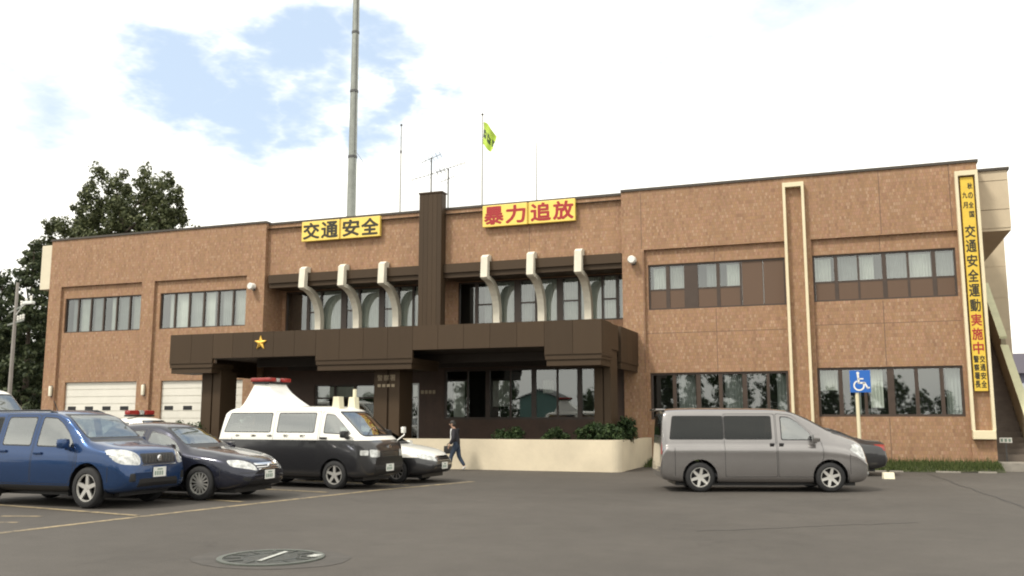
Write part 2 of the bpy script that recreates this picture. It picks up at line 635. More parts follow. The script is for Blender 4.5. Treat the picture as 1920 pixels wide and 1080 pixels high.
def wall_holes(mb, x0, x1, z0, z1, y, holes, depth, mi=0, mi_rev=None):
    """front face at y with rectangular openings and their reveals"""
    xs = sorted({x0, x1, *[h[0] for h in holes], *[h[1] for h in holes]})
    zs = sorted({z0, z1, *[h[2] for h in holes], *[h[3] for h in holes]})
    for i in range(len(xs) - 1):
        for k in range(len(zs) - 1):
            cx, cz = (xs[i] + xs[i + 1]) / 2, (zs[k] + zs[k + 1]) / 2
            if any(h[0] < cx < h[1] and h[2] < cz < h[3] for h in holes):
                continue
            mb.quad((xs[i], y, zs[k]), (xs[i + 1], y, zs[k]), (xs[i + 1], y, zs[k + 1]), (xs[i], y, zs[k + 1]), mi)
    r = mi if mi_rev is None else mi_rev
    for (a, b, c, d) in holes:
        e = y + depth
        mb.quad((a, y, c), (a, e, c), (a, e, d), (a, y, d), r)
        mb.quad((b, y, c), (b, y, d), (b, e, d), (b, e, c), r)
        mb.quad((a, y, d), (b, y, d), (b, e, d), (a, e, d), r)
        mb.quad((a, y, c), (a, e, c), (b, e, c), (b, y, c), r)


def blind_sheet(mb, x0, x1, z0, z1, y, pitch=0.09, amp=0.018, mi=0):
    n = max(2, int((x1 - x0) / pitch) * 2)
    pts = [(x0 + (x1 - x0) * i / n, y + (amp if i % 2 else -amp)) for i in range(n + 1)]
    for a, b in zip(pts, pts[1:]):
        mb.quad((a[0], a[1], z0), (b[0], b[1], z0), (b[0], b[1], z1), (a[0], a[1], z1), mi)


def window(parent, x0, x1, z0, z1, y, muls, fw=0.05, mw=0.07, blinds=(), rail=None, spandrels=(), depth=0.09, room=0.7, fm=None, gm=None, label=None):
    """one band of glazing: a frame with mullions, its glass, its blinds and the dark room behind"""
    f = MB()
    f.box(x0, x1, y, y + depth, z0, z0 + fw)
    f.box(x0, x1, y, y + depth, z1 - fw, z1)
    f.box(x0, x0 + fw, y, y + depth, z0 + fw, z1 - fw)
    f.box(x1 - fw, x1, y, y + depth, z0 + fw, z1 - fw)
    for mu in muls:
        mx, wd = mu if isinstance(mu, tuple) else (mu, mw)
        f.box(mx - wd / 2, mx + wd / 2, y + .004, y + depth, z0 + fw, z1 - fw)
    if rail:
        for (a, b, z) in rail:
            f.box(a, b, y + .012, y + depth - .01, z - .03, z + .03)
    fr = f.build('window', fm or BRONZE, parent)
    if label:
        fr['label'] = label
    g = MB()
    g.quad((x0 + fw / 2, y + depth * .6, z0 + fw / 2), (x1 - fw / 2, y + depth * .6, z0 + fw / 2), (x1 - fw / 2, y + depth * .6, z1 - fw / 2), (x0 + fw / 2, y + depth * .6, z1 - fw / 2))
    g.build('pane', gm or PGLASS, fr)
    for (a, c, zz0, zz1, mt) in blinds:
        b = MB()
        q = random.random()
        if mt is BLIND and q < .4:
            mt = BLINDM if y > F or q < .2 else BLINDD
        if q > .8:
            c = a + (c - a) * random.uniform(.55, .85)
        elif q > .6:
            a = c - (c - a) * random.uniform(.55, .9)
        blind_sheet(b, a, c, zz0, zz1, y + depth + .12)
        b.build('blind', mt, fr, recalc=False)
    for (a, b_, c, d) in spandrels:
        sp = MB()
        sp.box(a, b_, y + .02, y + .05, c, d)
        sp.build('spandrel_panel', BROWNP, fr)
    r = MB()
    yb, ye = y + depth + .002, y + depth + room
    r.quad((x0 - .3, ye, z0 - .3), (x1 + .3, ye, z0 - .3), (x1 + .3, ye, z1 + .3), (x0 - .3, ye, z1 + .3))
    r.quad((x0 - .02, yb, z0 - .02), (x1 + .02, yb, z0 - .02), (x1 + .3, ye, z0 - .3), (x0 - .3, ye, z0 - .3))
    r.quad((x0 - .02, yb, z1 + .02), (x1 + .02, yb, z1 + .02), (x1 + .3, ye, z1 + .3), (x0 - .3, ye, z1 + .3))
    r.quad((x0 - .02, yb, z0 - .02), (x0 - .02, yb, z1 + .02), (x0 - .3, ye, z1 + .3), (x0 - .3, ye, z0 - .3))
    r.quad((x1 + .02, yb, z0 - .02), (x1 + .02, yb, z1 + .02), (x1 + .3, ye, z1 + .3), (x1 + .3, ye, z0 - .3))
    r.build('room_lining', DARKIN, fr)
    return fr


# ------------------------------------------------------------------ ground
def asphalt():
    mt = bpy.data.materials.new('asphalt')
    mt.use_nodes = True
    t = mt.node_tree
    b = t.nodes['Principled BSDF']
    b.inputs['Roughness'].default_value = 0.82
    b.inputs['Specular IOR Level'].default_value = 0.35
    g = N(t, 'ShaderNodeNewGeometry')
    n1 = N(t, 'ShaderNodeTexNoise', i_Scale=0.22, i_Detail=8.0, i_Roughness=0.6)
    n2 = N(t, 'ShaderNodeTexNoise', i_Scale=55.0, i_Detail=3.0)
    n3 = N(t, 'ShaderNodeTexNoise', i_Scale=2.2, i_Detail=6.0, i_Roughness=0.7)
    for n in (n1, n2, n3):
        t.links.new(g.outputs['Position'], n.inputs['Vector'])
    r = N(t, 'ShaderNodeValToRGB')
    r.color_ramp.elements[0].position = .36
    r.color_ramp.elements[1].position = .66
    r.color_ramp.elements[0].color = (0.064, 0.057, 0.050, 1)
    r.color_ramp.elements[1].color = (0.084, 0.075, 0.066, 1)
    t.links.new(n1.outputs['Fac'], r.inputs['Fac'])
    a = N(t, 'ShaderNodeMath', operation='ADD')
    t.links.new(n2.outputs['Fac'], a.inputs[0])
    t.links.new(n3.outputs['Fac'], a.inputs[1])
    mr = N(t, 'ShaderNodeMapRange')
    mr.inputs['From Min'].default_value = 0.4
    mr.inputs['From Max'].default_value = 1.6
    mr.inputs['To Min'].default_value = 0.72
    mr.inputs['To Max'].default_value = 1.28
    t.links.new(a.outputs[0], mr.inputs['Value'])
    # oil spots and damp stains
    n4 = N(t, 'ShaderNodeTexNoise', i_Scale=0.75, i_Detail=5.0, i_Roughness=0.7, i_Distortion=0.8)
    t.links.new(g.outputs['Position'], n4.inputs['Vector'])
    st = N(t, 'ShaderNodeMapRange')
    st.inputs['From Min'].default_value = 0.60
    st.inputs['From Max'].default_value = 0.72
    st.inputs['To Min'].default_value = 1.0
    st.inputs['To Max'].default_value = 0.80
    t.links.new(n4.outputs['Fac'], st.inputs['Value'])
    n5 = N(t, 'ShaderNodeTexVoronoi', i_Scale=70.0)
    t.links.new(g.outputs['Position'], n5.inputs['Vector'])
    ag = N(t, 'ShaderNodeMapRange')
    ag.inputs['From Max'].default_value = 0.7
    ag.inputs['To Min'].default_value = 1.14
    ag.inputs['To Max'].default_value = 0.90
    t.links.new(n5.outputs['Distance'], ag.inputs['Value'])
    m1 = N(t, 'ShaderNodeMath', operation='MULTIPLY')
    t.links.new(mr.outputs[0], m1.inputs[0])
    t.links.new(st.outputs[0], m1.inputs[1])
    m2 = N(t, 'ShaderNodeMath', operation='MULTIPLY')
    t.links.new(m1.outputs[0], m2.inputs[0])
    t.links.new(ag.outputs[0], m2.inputs[1])
    vm = N(t, 'ShaderNodeVectorMath', operation='SCALE')
    t.links.new(r.outputs['Color'], vm.inputs[0])
    t.links.new(m2.outputs[0], vm.inputs['Scale'])
    t.links.new(vm.outputs[0], b.inputs['Base Color'])
    bp = N(t, 'ShaderNodeBump')
    bp.inputs['Strength'].default_value = 0.35
    bp.inputs['Distance'].default_value = 0.01
    t.links.new(n2.outputs['Fac'], bp.inputs['Height'])
    t.links.new(bp.outputs['Normal'], b.inputs['Normal'])
    return mt


g = MB()
g.quad((-900, -900, 0), (900, -900, 0), (900, 900, 0), (-900, 900, 0))
tag(g.build('ground', asphalt()), kind='structure')
PATCH = mat('asphalt_patch', (0.062, 0.056, 0.050), 0.85, noise=(4, .22))


def worn_paint(name, col, keep):
    mt = bpy.data.materials.new(name)
    mt.use_nodes = True
    t = mt.node_tree
    b = t.nodes['Principled BSDF']
    b.inputs['Roughness'].default_value = 0.8
    g_ = N(t, 'ShaderNodeNewGeometry')
    n = N(t, 'ShaderNodeTexNoise', i_Scale=3.4, i_Detail=9.0, i_Roughness=0.8)
    t.links.new(g_.outputs['Position'], n.inputs['Vector'])
    r = N(t, 'ShaderNodeValToRGB')
    r.color_ramp.elements[0].position = keep - .09
    r.color_ramp.elements[1].position = keep + .09
    r.color_ramp.elements[0].color = (0.080, 0.071, 0.060, 1)
    r.color_ramp.elements[1].color = (*col, 1)
    t.links.new(n.outputs['Fac'], r.inputs['Fac'])
    t.links.new(r.outputs['Color'], b.inputs['Base Color'])
    return mt


PAINT = worn_paint('worn_paint', (0.33, 0.26, 0.15), 0.475)


def strip(pts, wd, z):
    mb = MB()
    pts = [Vector((p[0], p[1], 0)) for p in pts]
    L, Rr = [], []
    for i, p in enumerate(pts):
        d = (pts[min(i + 1, len(pts) - 1)] - pts[max(0, i - 1)]).normalized()
        n = Vector((-d.y, d.x, 0)) * wd / 2
        L.append(p + n)
        Rr.append(p - n)
    for i in range(len(pts) - 1):
        mb.quad((*Rr[i].xy, z), (*Rr[i + 1].xy, z), (*L[i + 1].xy, z), (*L[i].xy, z))
    return mb


# the worn line along the front of the parking bays and the lines between the bays
tag(strip([(-12.3, 8.0), (-11.95, 10.47), (-11.61, 13.09), (-11.16, 16.02), (-10.58, 19.38), (-9.55, 22.95)], .16, .004).build('parking_line', PAINT, recalc=False), kind='structure')
for (x, y, ln) in ((-12.2, 10.6, 5.4), (-11.66, 13.1, 5.6), (-11.55, 15.9, 5.2), (-11.2, 18.55, 5.2), (-10.4, 21.1, 5.2)):
    a = R(171)
    tag(strip([(x - .1, y), (x + ln * math.cos(a), y + ln * math.sin(a))], .14, .008).build('parking_line', PAINT, recalc=False), kind='structure')
for (x, y) in ((-13.6, 12.35), (-13.2, 11.5)):
    tag(strip([(x - .35, y - .1), (x + .35, y + .12)], .12, .004).build('parking_line', PAINT, recalc=False), kind='structure')
TAR = mat('tar_crack', (0.030, 0.028, 0.026), 0.7)
pc = []
random.seed(3)
for i in range(16):
    t_ = i / 15
    pc.append((2.05 + 1.05 * t_ + random.uniform(-.05, .05), 30.6 - 12.5 * t_))
tag(strip(pc, .05, .004).build('pavement_crack', TAR, recalc=False), kind='structure')
pc = [(-2.3 + 3.2 * i / 13 + random.uniform(-.05, .05), 14.2 + 2.4 * i / 13 + random.uniform(-.05, .05)) for i in range(14)]
tag(strip(pc, .022, .004).build('pavement_crack', TAR, recalc=False), kind='structure')
pc = [(1.5 + .5 * i / 9 + random.uniform(-.04, .04), 9.2 + 3.0 * i / 9) for i in range(10)]
tag(strip(pc, .02, .004).build('pavement_crack', TAR, recalc=False), kind='structure')

# manhole cover in its dark patch of newer asphalt
MC = Vector((-6.72, 9.78, 0))
g = MB()
n = 40
ring = [(MC.x + 1.0 * math.cos(2 * PI * k / n) * (1 + .02 * math.sin(5 * k)), MC.y + .80 * math.sin(2 * PI * k / n) * (1 + .02 * math.cos(3 * k)), .004) for k in range(n)]
g.add(ring, [list(range(n))])
tag(g.build('asphalt_patch', PATCH, recalc=False), kind='structure')
mh = thing('manhole_cover', 'round grey iron manhole cover with a pale bar set in the asphalt', 'manhole cover', (MC.x, MC.y, 0))
IRON = mat('cast_iron', (0.045, 0.050, 0.043), 0.28, 0.5, noise=(14, .3), bump=.6, bscale=40)
IRON2 = mat('worn_iron', (0.11, 0.12, 0.105), 0.45, 0.3, noise=(9, .2))
g = MB()
g.lathe([(0.64, .006), (0.64, .022), (0.57, .022), (0.57, .010)], (0, 0, 0), 'z', 40)
g.build('rim', IRON2, mh, local=True)
g = MB()
g.lathe([(0.0, .014), (0.30, .014), (0.31, .020), (0.33, .020), (0.34, .014), (0.565, .014)], (0, 0, 0), 'z', 40)
for k in range(12):
    a = 2 * PI * k / 12
    g.box(.36 * 1, .55, -.02, .02, .014, .020)
    m_ = [(p[0] * math.cos(a) - p[1] * math.sin(a), p[0] * math.sin(a) + p[1] * math.cos(a), p[2]) for p in g.v[-8:]]
    g.v[-8:] = m_
g.build('lid', IRON, mh, local=True)
g = MB()
g.box(-.028, .028, -.34, .42, .021, .026, rz=R(10))
g.build('white_bar', mat('worn_white', (.42, .43, .40), .6, noise=(9, .35)), mh, local=True)
g = MB()
g.box(.40, .52, .16, .34, .021, .026)
g.build('white_mark', MATS['worn_white'], mh, local=True)

# ------------------------------------------------------------------ the police station
PS = thing('police_station', 'long two storey brown brick police station with dark canopy and flat roof', 'building', (-15.8, F + 6, 0))
RT = 10.13
BAYS_L = [(-35.2, -30.38), (-29.66, -24.64)]
BAYS_R = [(-7.02, -1.98), (-1.09, 3.56)]
GZ = 7.86
BI = F + 0.13      # plane of the recessed bays

g = MB()
wall_holes(g, -35.95, -23.72, 0, RT, F, [(a, b, 0, GZ) for a, b in BAYS_L], .14)
wall_holes(g, -7.85, 4.28, 0, RT, F, [(a, b, 0, GZ) for a, b in BAYS_R], .14)
# bays
wall_holes(g, -35.2, -30.38, 0, GZ, BI, [(-35.02, -30.42, 5.66, 7.30), (-34.72, -30.42, 0, 3.32)], .12)
wall_holes(g, -29.66, -24.64, 0, GZ, BI, [(-29.40, -24.66, 5.66, 7.30), (-29.12, -24.70, 0, 3.32)], .12)
wall_holes(g, -7.02, -1.98, 0, GZ, BI, [(-6.90, -2.00, 5.61, 7.30), (-6.90, -2.04, 1.60, 3.29)], .12)
wall_holes(g, -1.09, 3.56, 0, GZ, BI, [(-1.07, 3.48, 5.66, 7.30), (-1.08, 3.46, 1.70, 3.37)], .12)
# middle
MY = F + .21
g.quad((-23.72, MY, 7.78), (-7.85, MY, 7.78), (-7.85, MY, RT - .03), (-23.72, MY, RT - .03))
g.quad((-23.72, F, 0), (-23.72, 34.9, 0), (-23.72, 34.9, RT), (-23.72, F, RT))
g.quad((-7.85, F, 0), (-7.85, 34.9, 0), (-7.85, 34.9, RT), (-7.85, F, RT))
# recessed upper storey of the middle
wall_holes(g, -23.72, -7.85, 4.4, 7.3, 34.7, [(-23.55, -16.85, 5.45, 7.24), (-15.15, -7.88, 5.45, 7.24)], .12)
# the rest of the block
g.quad((4.28, F, 0), (4.28, 33.9, 0), (4.28, 33.9, RT), (4.28, F, RT))
g.quad((4.28, 33.9, 0), (4.28, 48, 0), (4.28, 48, RT), (4.28, 33.9, RT))
g.quad((-35.95, F, 0), (-35.95, 48, 0), (-35.95, 48, RT), (-35.95, F, RT))
g.quad((-35.95, 48, 0), (4.28, 48, 0), (4.28, 48, RT), (-35.95, 48, RT))
g.build('wall', BRICK, PS, recalc=False)
g = MB()
g.quad((-35.94, F + .05, RT - .25), (4.27, F + .05, RT - .25), (4.27, 47.9, RT - .25), (-35.94, 47.9, RT - .25))
g.build('roof', mat('roof_membrane', (.18, .18, .17), .9, noise=(.6, .2)), PS, recalc=False)
g = MB()
g.box(-36.0, -23.70, F - .05, F + .30, RT, RT + .09)
g.box(-23.69, -7.87, MY - .05, MY + .30, RT - .06, RT + .03)
g.box(-7.86, 4.33, F - .05, F + .30, RT, RT + .09)
g.box(4.03, 4.33, F + .31, 48.05, RT, RT + .09)
g.build('roof_coping', COPING, PS)
# control joints in the tiling
JOINT = mat('joint_sealant', (0.16, 0.10, 0.07), 0.8)
for x, z0, z1, y in ((1.22, 7.9, RT, F), (-7.1, 7.9, RT - .1, F), (3.42, 7.9, RT, F), (-4.45, 3.32, 5.58, BI), (1.15, 3.40, 5.62, BI), (1.15, .2, 1.66, BI), (-4.45, .2, 1.56, BI), (-4.45, 7.34, 7.84, BI), (1.15, 7.34, 7.84, BI),
                   (-7.05, 3.3, 7.8, F), (-11.6, 7.85, 9.1, MY), (-15.17, 9, RT - .1, MY)):
    g = MB()
    g.box(x - .011, x + .011, y - .003, y + .01, z0, z1)
    g.build('joint', JOINT, PS)
for x0, x1, z in ((-6.98, -2.02, 4.75), (-1.05, 3.52, 4.85)):
    g = MB()
    g.box(x0, x1, BI - .003, BI + .01, z - .008, z + .008)
    g.build('joint', JOINT, PS)

# glazing of the wings
WY = BI + .06


def uni(x0, x1, n):
    return [x0 + (x1 - x0) * i / n for i in range(1, n)]


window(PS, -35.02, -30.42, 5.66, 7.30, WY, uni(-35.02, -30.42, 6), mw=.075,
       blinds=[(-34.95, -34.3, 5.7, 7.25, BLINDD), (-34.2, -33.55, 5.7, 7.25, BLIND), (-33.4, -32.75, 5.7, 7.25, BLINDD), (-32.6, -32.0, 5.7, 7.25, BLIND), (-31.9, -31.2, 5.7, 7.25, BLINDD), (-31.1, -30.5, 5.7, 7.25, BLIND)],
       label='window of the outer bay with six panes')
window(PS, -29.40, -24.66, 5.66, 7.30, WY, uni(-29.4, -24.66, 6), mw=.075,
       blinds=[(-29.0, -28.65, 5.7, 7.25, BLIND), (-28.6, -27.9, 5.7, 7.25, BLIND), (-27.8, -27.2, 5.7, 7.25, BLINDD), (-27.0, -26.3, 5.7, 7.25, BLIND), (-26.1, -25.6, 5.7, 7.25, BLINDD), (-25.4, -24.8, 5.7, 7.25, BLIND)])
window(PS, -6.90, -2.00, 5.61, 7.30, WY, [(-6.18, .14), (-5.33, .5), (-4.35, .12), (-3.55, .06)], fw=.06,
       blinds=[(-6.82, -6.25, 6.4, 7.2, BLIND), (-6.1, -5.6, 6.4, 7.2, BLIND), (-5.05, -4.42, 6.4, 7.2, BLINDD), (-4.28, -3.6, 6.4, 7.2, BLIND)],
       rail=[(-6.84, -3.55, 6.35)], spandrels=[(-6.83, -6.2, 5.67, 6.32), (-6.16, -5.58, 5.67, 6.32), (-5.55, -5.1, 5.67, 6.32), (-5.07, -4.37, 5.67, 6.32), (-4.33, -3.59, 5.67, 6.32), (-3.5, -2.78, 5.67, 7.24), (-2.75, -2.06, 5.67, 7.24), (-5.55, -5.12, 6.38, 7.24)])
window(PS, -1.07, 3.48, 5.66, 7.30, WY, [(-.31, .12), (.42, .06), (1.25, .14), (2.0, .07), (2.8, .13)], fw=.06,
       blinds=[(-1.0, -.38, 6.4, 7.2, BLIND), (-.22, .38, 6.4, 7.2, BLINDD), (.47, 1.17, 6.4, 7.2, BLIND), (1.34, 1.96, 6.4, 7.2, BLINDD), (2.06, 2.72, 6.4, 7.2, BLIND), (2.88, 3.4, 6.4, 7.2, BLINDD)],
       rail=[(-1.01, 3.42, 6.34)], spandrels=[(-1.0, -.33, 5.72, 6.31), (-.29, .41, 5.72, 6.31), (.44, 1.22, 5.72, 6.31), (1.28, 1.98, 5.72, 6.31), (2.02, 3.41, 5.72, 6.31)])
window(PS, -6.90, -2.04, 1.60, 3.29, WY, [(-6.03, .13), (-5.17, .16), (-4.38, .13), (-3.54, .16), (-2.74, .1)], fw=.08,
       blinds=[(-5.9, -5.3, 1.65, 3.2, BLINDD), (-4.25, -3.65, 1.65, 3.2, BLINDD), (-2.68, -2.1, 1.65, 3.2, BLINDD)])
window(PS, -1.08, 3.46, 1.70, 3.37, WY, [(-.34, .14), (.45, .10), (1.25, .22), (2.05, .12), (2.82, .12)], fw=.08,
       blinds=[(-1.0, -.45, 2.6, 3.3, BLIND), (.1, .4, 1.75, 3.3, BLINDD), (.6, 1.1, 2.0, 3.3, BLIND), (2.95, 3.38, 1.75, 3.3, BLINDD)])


# garage doors
def garage(x0, x1, label):
    y = BI + .10
    g = MB()
    z = 0.02
    k = 0
    while z < 3.28:
        z1 = min(z + .33, 3.32)
        g.box(x0, x1, y, y + .05, z, z1 - .035)
        g.box(x0, x1, y + .025, y + .05, z1 - .035, z1)
        z = z1
    o = g.build('garage_door', SHUT, PS)
    o['label'] = label
    for i in range(4):
        c = x0 + .42 + 1.03 * i
        g = MB()
        g.bbox(c - .24, c + .24, y - .012, y + .01, 2.02, 2.20, .01)
        g.build('pane', BLACK, o)


garage(-34.72, -30.42, 'white sectional garage door of the outer bay')
garage(-29.12, -24.70, 'white sectional garage door next to the canopy')

# upper middle: beam, brackets, brown pillar, windows
g = MB()
for x0, x1 in ((-23.5, -16.22), (-15.18, -7.87)):
    g.box(x0, x1, F - .02, F + .20, 7.44, 7.80)
    g.box(x0, x1, F + .06, F + .20, 7.24, 7.44)
    g.box(x0, x1, F + .20, 34.69, 7.26, 7.34)
g.build('soffit_beam', BROWN, PS)
for x in (-21.66, -19.77, -17.88, -13.33, -11.42, -9.50):
    poly = [(F - .06, 8.06), (F - .24, 7.95), (F - .30, 7.14)]
    for k in range(9):
        a = PI / 2 * k / 8
        poly.append((F - .16 + 1.22 * math.sin(a), 5.85 + 1.22 * math.cos(a)))
    poly += [(F + 1.08, 4.9), (F + 1.36, 4.9), (F + 1.36, 5.9)]
    for k in range(1, 8):
        a = PI / 2 * (1 - k / 8)
        poly.append((F + .12 + 1.24 * math.sin(a), 5.9 + 1.30 * math.cos(a)))
    poly += [(F + .12, 7.22), (F - .03, 7.22), (F - .03, 7.82), (F + .18, 7.82), (F + .18, 8.06)]
    g = MB()
    g.prism(poly, 'x', x - .14, x + .14)
    g.build('bracket', CREAM, PS)
g = MB()
for k in range(5):
    xa = -16.2 + k * .2
    g.box(xa, xa + .192, F - .22, F + .19, 4.5, 10.72)
g.box(-16.2, -15.2, F - .20, F + .21, 4.5, 10.70)
g.box(-16.23, -15.17, F - .25, F + .24, 10.72, 10.78)
g.build('brown_pillar', BROWN, PS)
window(PS, -23.55, -16.85, 5.45, 7.24, 34.74, [(-22.40, .14), (-21.75, .10), (-20.6, .28), (-19.85, .10), (-18.75, .26), (-17.95, .10), (-17.25, .08)], fw=.06, mw=.1,
       blinds=[(-22.3, -21.8, 5.5, 7.2, BLIND), (-21.7, -20.75, 5.5, 7.2, BLIND), (-20.4, -19.9, 5.5, 7.2, BLIND), (-19.8, -18.9, 5.5, 7.2, BLIND), (-18.6, -18.0, 5.5, 7.2, BLIND), (-17.9, -17.3, 5.5, 7.2, BLIND), (-17.2, -16.9, 5.5, 7.2, BLIND)],
       rail=[(-22.33, -21.8, 6.28), (-20.46, -19.9, 6.28), (-18.62, -18.0, 6.28)])
window(PS, -15.15, -7.88, 5.45, 7.24, 34.74, [(-14.35, .14), (-13.6, .10), (-12.55, .28), (-11.75, .10), (-10.75, .26), (-9.95, .10), (-9.0, .08), (-8.4, .12)], fw=.06, mw=.1,
       blinds=[(-14.25, -13.7, 5.5, 7.2, BLINDD), (-13.5, -12.7, 5.5, 7.2, BLIND), (-12.4, -11.8, 5.5, 7.2, BLINDD), (-11.7, -10.9, 5.5, 7.2, BLIND), (-10.6, -10.0, 5.5, 7.2, BLIND), (-9.9, -9.05, 5.5, 7.2, BLIND), (-8.95, -8.5, 5.5, 7.2, BLIND), (-8.3, -7.95, 5.5, 7.2, BLIND)],
       rail=[(-14.28, -13.65, 6.28), (-12.4, -11.8, 6.28), (-10.6, -10.0, 6.28), (-8.95, -8.45, 6.28)])

# canopy
CY = 28.0
CT = 4.77
g = MB()
XL, XR = -24.05, -7.30


def fascia(x0, x1, zb, y=CY):
    n_ = max(1, round((x1 - x0) / .96))
    for i in range(n_):
        a = x0 + (x1 - x0) * i / n_
        b = x0 + (x1 - x0) * (i + 1) / n_
        g.box(a + .005, b - .005, y, y + .12, zb, CT)


def deep(x0, x1, yb=1.3):
    fascia(x0, x1, 3.68)
    g.box(x0, x1, CY + .03, CY + yb, 3.62, 3.68)
    g.box(x0 + .02, x1 - .02, CY + .02, CY + yb, 3.52, 3.62)
    g.box(x0 + .05, x1 - .05, CY + .07, CY + yb, 3.48, 3.52)
    g.box(x0 + .06, x1 - .06, CY + .06, CY + yb, 3.32, 3.48)


deep(XL, -22.1)
fascia(-22.1, -17.7, 3.85)
deep(-17.7, -13.9, 2.2)
fascia(-13.9, -9.2, 3.95)
deep(-9.2, XR)
# sides: a front block, the column standing in the notch, a rear block
for sx, xa in ((1, XR), (-1, XL)):
    i = xa - sx * .12
    lo, hi = min(i, xa), max(i, xa)
    g.box(lo, hi, CY + .125, CY + 1.30, 3.68, CT)
    g.box(lo - .1 * (sx > 0) + .02, hi + .1 * (sx < 0) - .02, CY + 1.30, F - 3.0, 3.9, CT - .02)
    for k in range(3):
        g.box(lo, hi, F - 2.7 + k * .9 + .005, F - 1.8 + k * .9 - .005, 3.55, CT)
    g.box(lo - .02, hi - .03 if sx > 0 else hi, F - 2.65, F - .02, 3.32, 3.55)
g.build('canopy_fascia', BROWN, PS)
g = MB()
g.box(XL + .13, XR - .13, CY + .13, 34.68, CT - .30, CT - .10)
g.box(XL + .13, XR - .13, CY + .13, F + .18, 3.98, 4.06)
g.box(-22.0, XR - .2, F - .55, F - .30, 3.62, 3.97)
g.box(-22.0, XR - .2, CY + 2.6, CY + 2.85, 3.66, 3.97)
g.build('canopy_slab', mat('canopy_soffit', (.05, .04, .033), .7, noise=(1.2, .15)), PS)
g = MB()


def column(x0, x1, y0, y1, top=3.4):
    g = MB()
    wd = (x1 - x0)
    g.box(x0, x0 + wd * .52, y0, y1, 0, top)
    g.box(x0 + wd * .52, x0 + wd * .60, y0 + .06, y1, 0, top)
    g.box(x0 + wd * .60, x1, y0, y1, 0, top)
    g.build('column', BROWN, PS)


column(-22.95, -22.10, CY + .55, CY + 1.5)
column(-15.75, -14.75, CY + .75, CY + 1.75)
column(-7.92, -7.36, CY + 1.32, CY + 2.25, 4.70)

# ground floor below the canopy
GY = F + .18
g = MB()
wall_holes(g, -23.70, -7.87, 0, 4.0, GY, [(-21.15, -17.35, .35, 3.05), (-17.02, -16.30, .35, 3.05), (-15.20, -8.75, 1.60, 3.58)], .1)
for x in (-23.1, -22.5, -21.9, -16.0, -15.6, -12.0):
    g.box(x - .012, x + .012, GY - .004, GY + .01, .3, 1.55 if x > -15.3 else 3.9)
g.build('entrance_wall', mat('brown_cladding', (.082, .046, .030), .55, noise=(1.5, .2)), PS, recalc=False)
window(PS, -15.20, -8.75, 1.60, 3.58, GY + .03, [(-14.2, .05), (-13.35, .18), (-12.4, .06), (-11.45, .18), (-10.5, .06), (-9.62, .18)], fw=.09, mw=.1,
       blinds=[(-15.0, -14.4, 1.7, 3.1, BLIND), (-13.2, -12.5, 2.1, 3.1, BLIND), (-11.3, -10.7, 2.6, 3.1, BLIND)], label='long front office window under the canopy', room=1.2)
ent = window(PS, -21.15, -17.35, .35, 3.05, GY + .03, [(-20.2, .07), (-19.25, .1), (-18.3, .07)], fw=.07, room=1.5, rail=[(-21.1, -17.4, 2.48)], label='dark glazed entrance with a pale strip above the doors')
g = MB()
g.prism([(-21.05, 2.32), (-20.7, 2.38), (-20.2, 2.52), (-17.45, 2.52), (-17.45, 2.95), (-21.05, 2.95)], 'y', GY + .135, GY + .145)
g.build('pelmet', BLIND, ent)
dr = window(PS, -17.02, -16.30, .35, 3.05, GY + .02, [(-16.66, .06)], fw=.07, room=1.2, rail=[(-17.0, -16.32, 2.48), (-17.0, -16.32, 1.35)], fm=mat('aluminium_frame', (.45, .46, .45), .35, .5), label='narrow aluminium framed side door')
g = MB()
g.box(-16.96, -16.36, GY + .13, GY + .14, 2.5, 2.98)
g.build('pelmet', BLIND, dr)

# white cap slabs at the two ends of the building and the rear wing at the right
g = MB()
g.box(-36.58, -35.96, F + .02, 48, 7.80, 9.95)
g.build('side_gutter_box', mat('cream_render', (.66, .60, .46), .8, noise=(1.5, .06)), PS)
g = MB()
for k, (z0, z1) in enumerate(((8.0, 8.62), (8.64, 9.62), (9.64, 9.98))):
    g.box(4.30, 5.30, F + .82, 43.6, z0, z1)
g.box(4.31, 5.29, F + .84, 43.55, 7.90, 7.995)
g.build('side_overhang', BEIGE, PS)
g = MB()
g.box(4.28, 5.36, F + .76, 43.7, 9.985, 10.07)
g.build('overhang_coping', COPING, PS)
g = MB()
for k in range(7):
    z0 = k * 1.35
    g.box(4.30, 6.48, 43.8, 52, z0, z0 + 1.335)
g.box(4.31, 6.46, 43.82, 51.9, 0, 9.5)
g.build('rear_wing_wall', BEIGE, PS)

# framed vertical sign posts on the pilasters
FRAME = mat('cream_frame', (.72, .64, .44), .5, noise=(2, .06))
for xa, xb, za, zb_ in ((-1.96, -1.24, .98, 9.92), (3.58, 4.27, .98, 9.82)):
    g = MB()
    y0 = F - .22
    g.box(xa, xa + .09, y0, F - .002, za + .28, zb_)
    g.box(xb - .09, xb, y0, F - .002, za + .28, zb_)
    g.box(xa + .09, xb - .09, y0 + .002, F - .004, zb_ - .16, zb_)
    g.bbox(xa + .01, xb - .01, y0 - .03, F - .004, za, za + .28, .02)
    o = g.build('banner_frame', FRAME, PS)
    o['label'] = 'empty cream banner frame on the pilaster' if xa < 0 else 'cream banner frame holding the yellow banner'

# stairs at the right end
ST = thing('outdoor_staircase', 'straight outdoor concrete staircase with pale sloping parapet at the right end of the brick building', 'staircase', (4.8, 34.0, 0))
g = MB()
nst = 30
for k in range(nst):
    y0 = 34.0 + k * .27
    z1 = .30 + (k + 1) * .178
    g.box(4.34, 5.28, y0, y0 + .27, max(0, z1 - .5), z1)
g.box(4.34, 5.28, 42.1, 43.7, 5.3, 5.66)
g.build('flight', mat('stair_concrete', (.15, .125, .105), .85, noise=(2, .2)), ST)
g = MB()


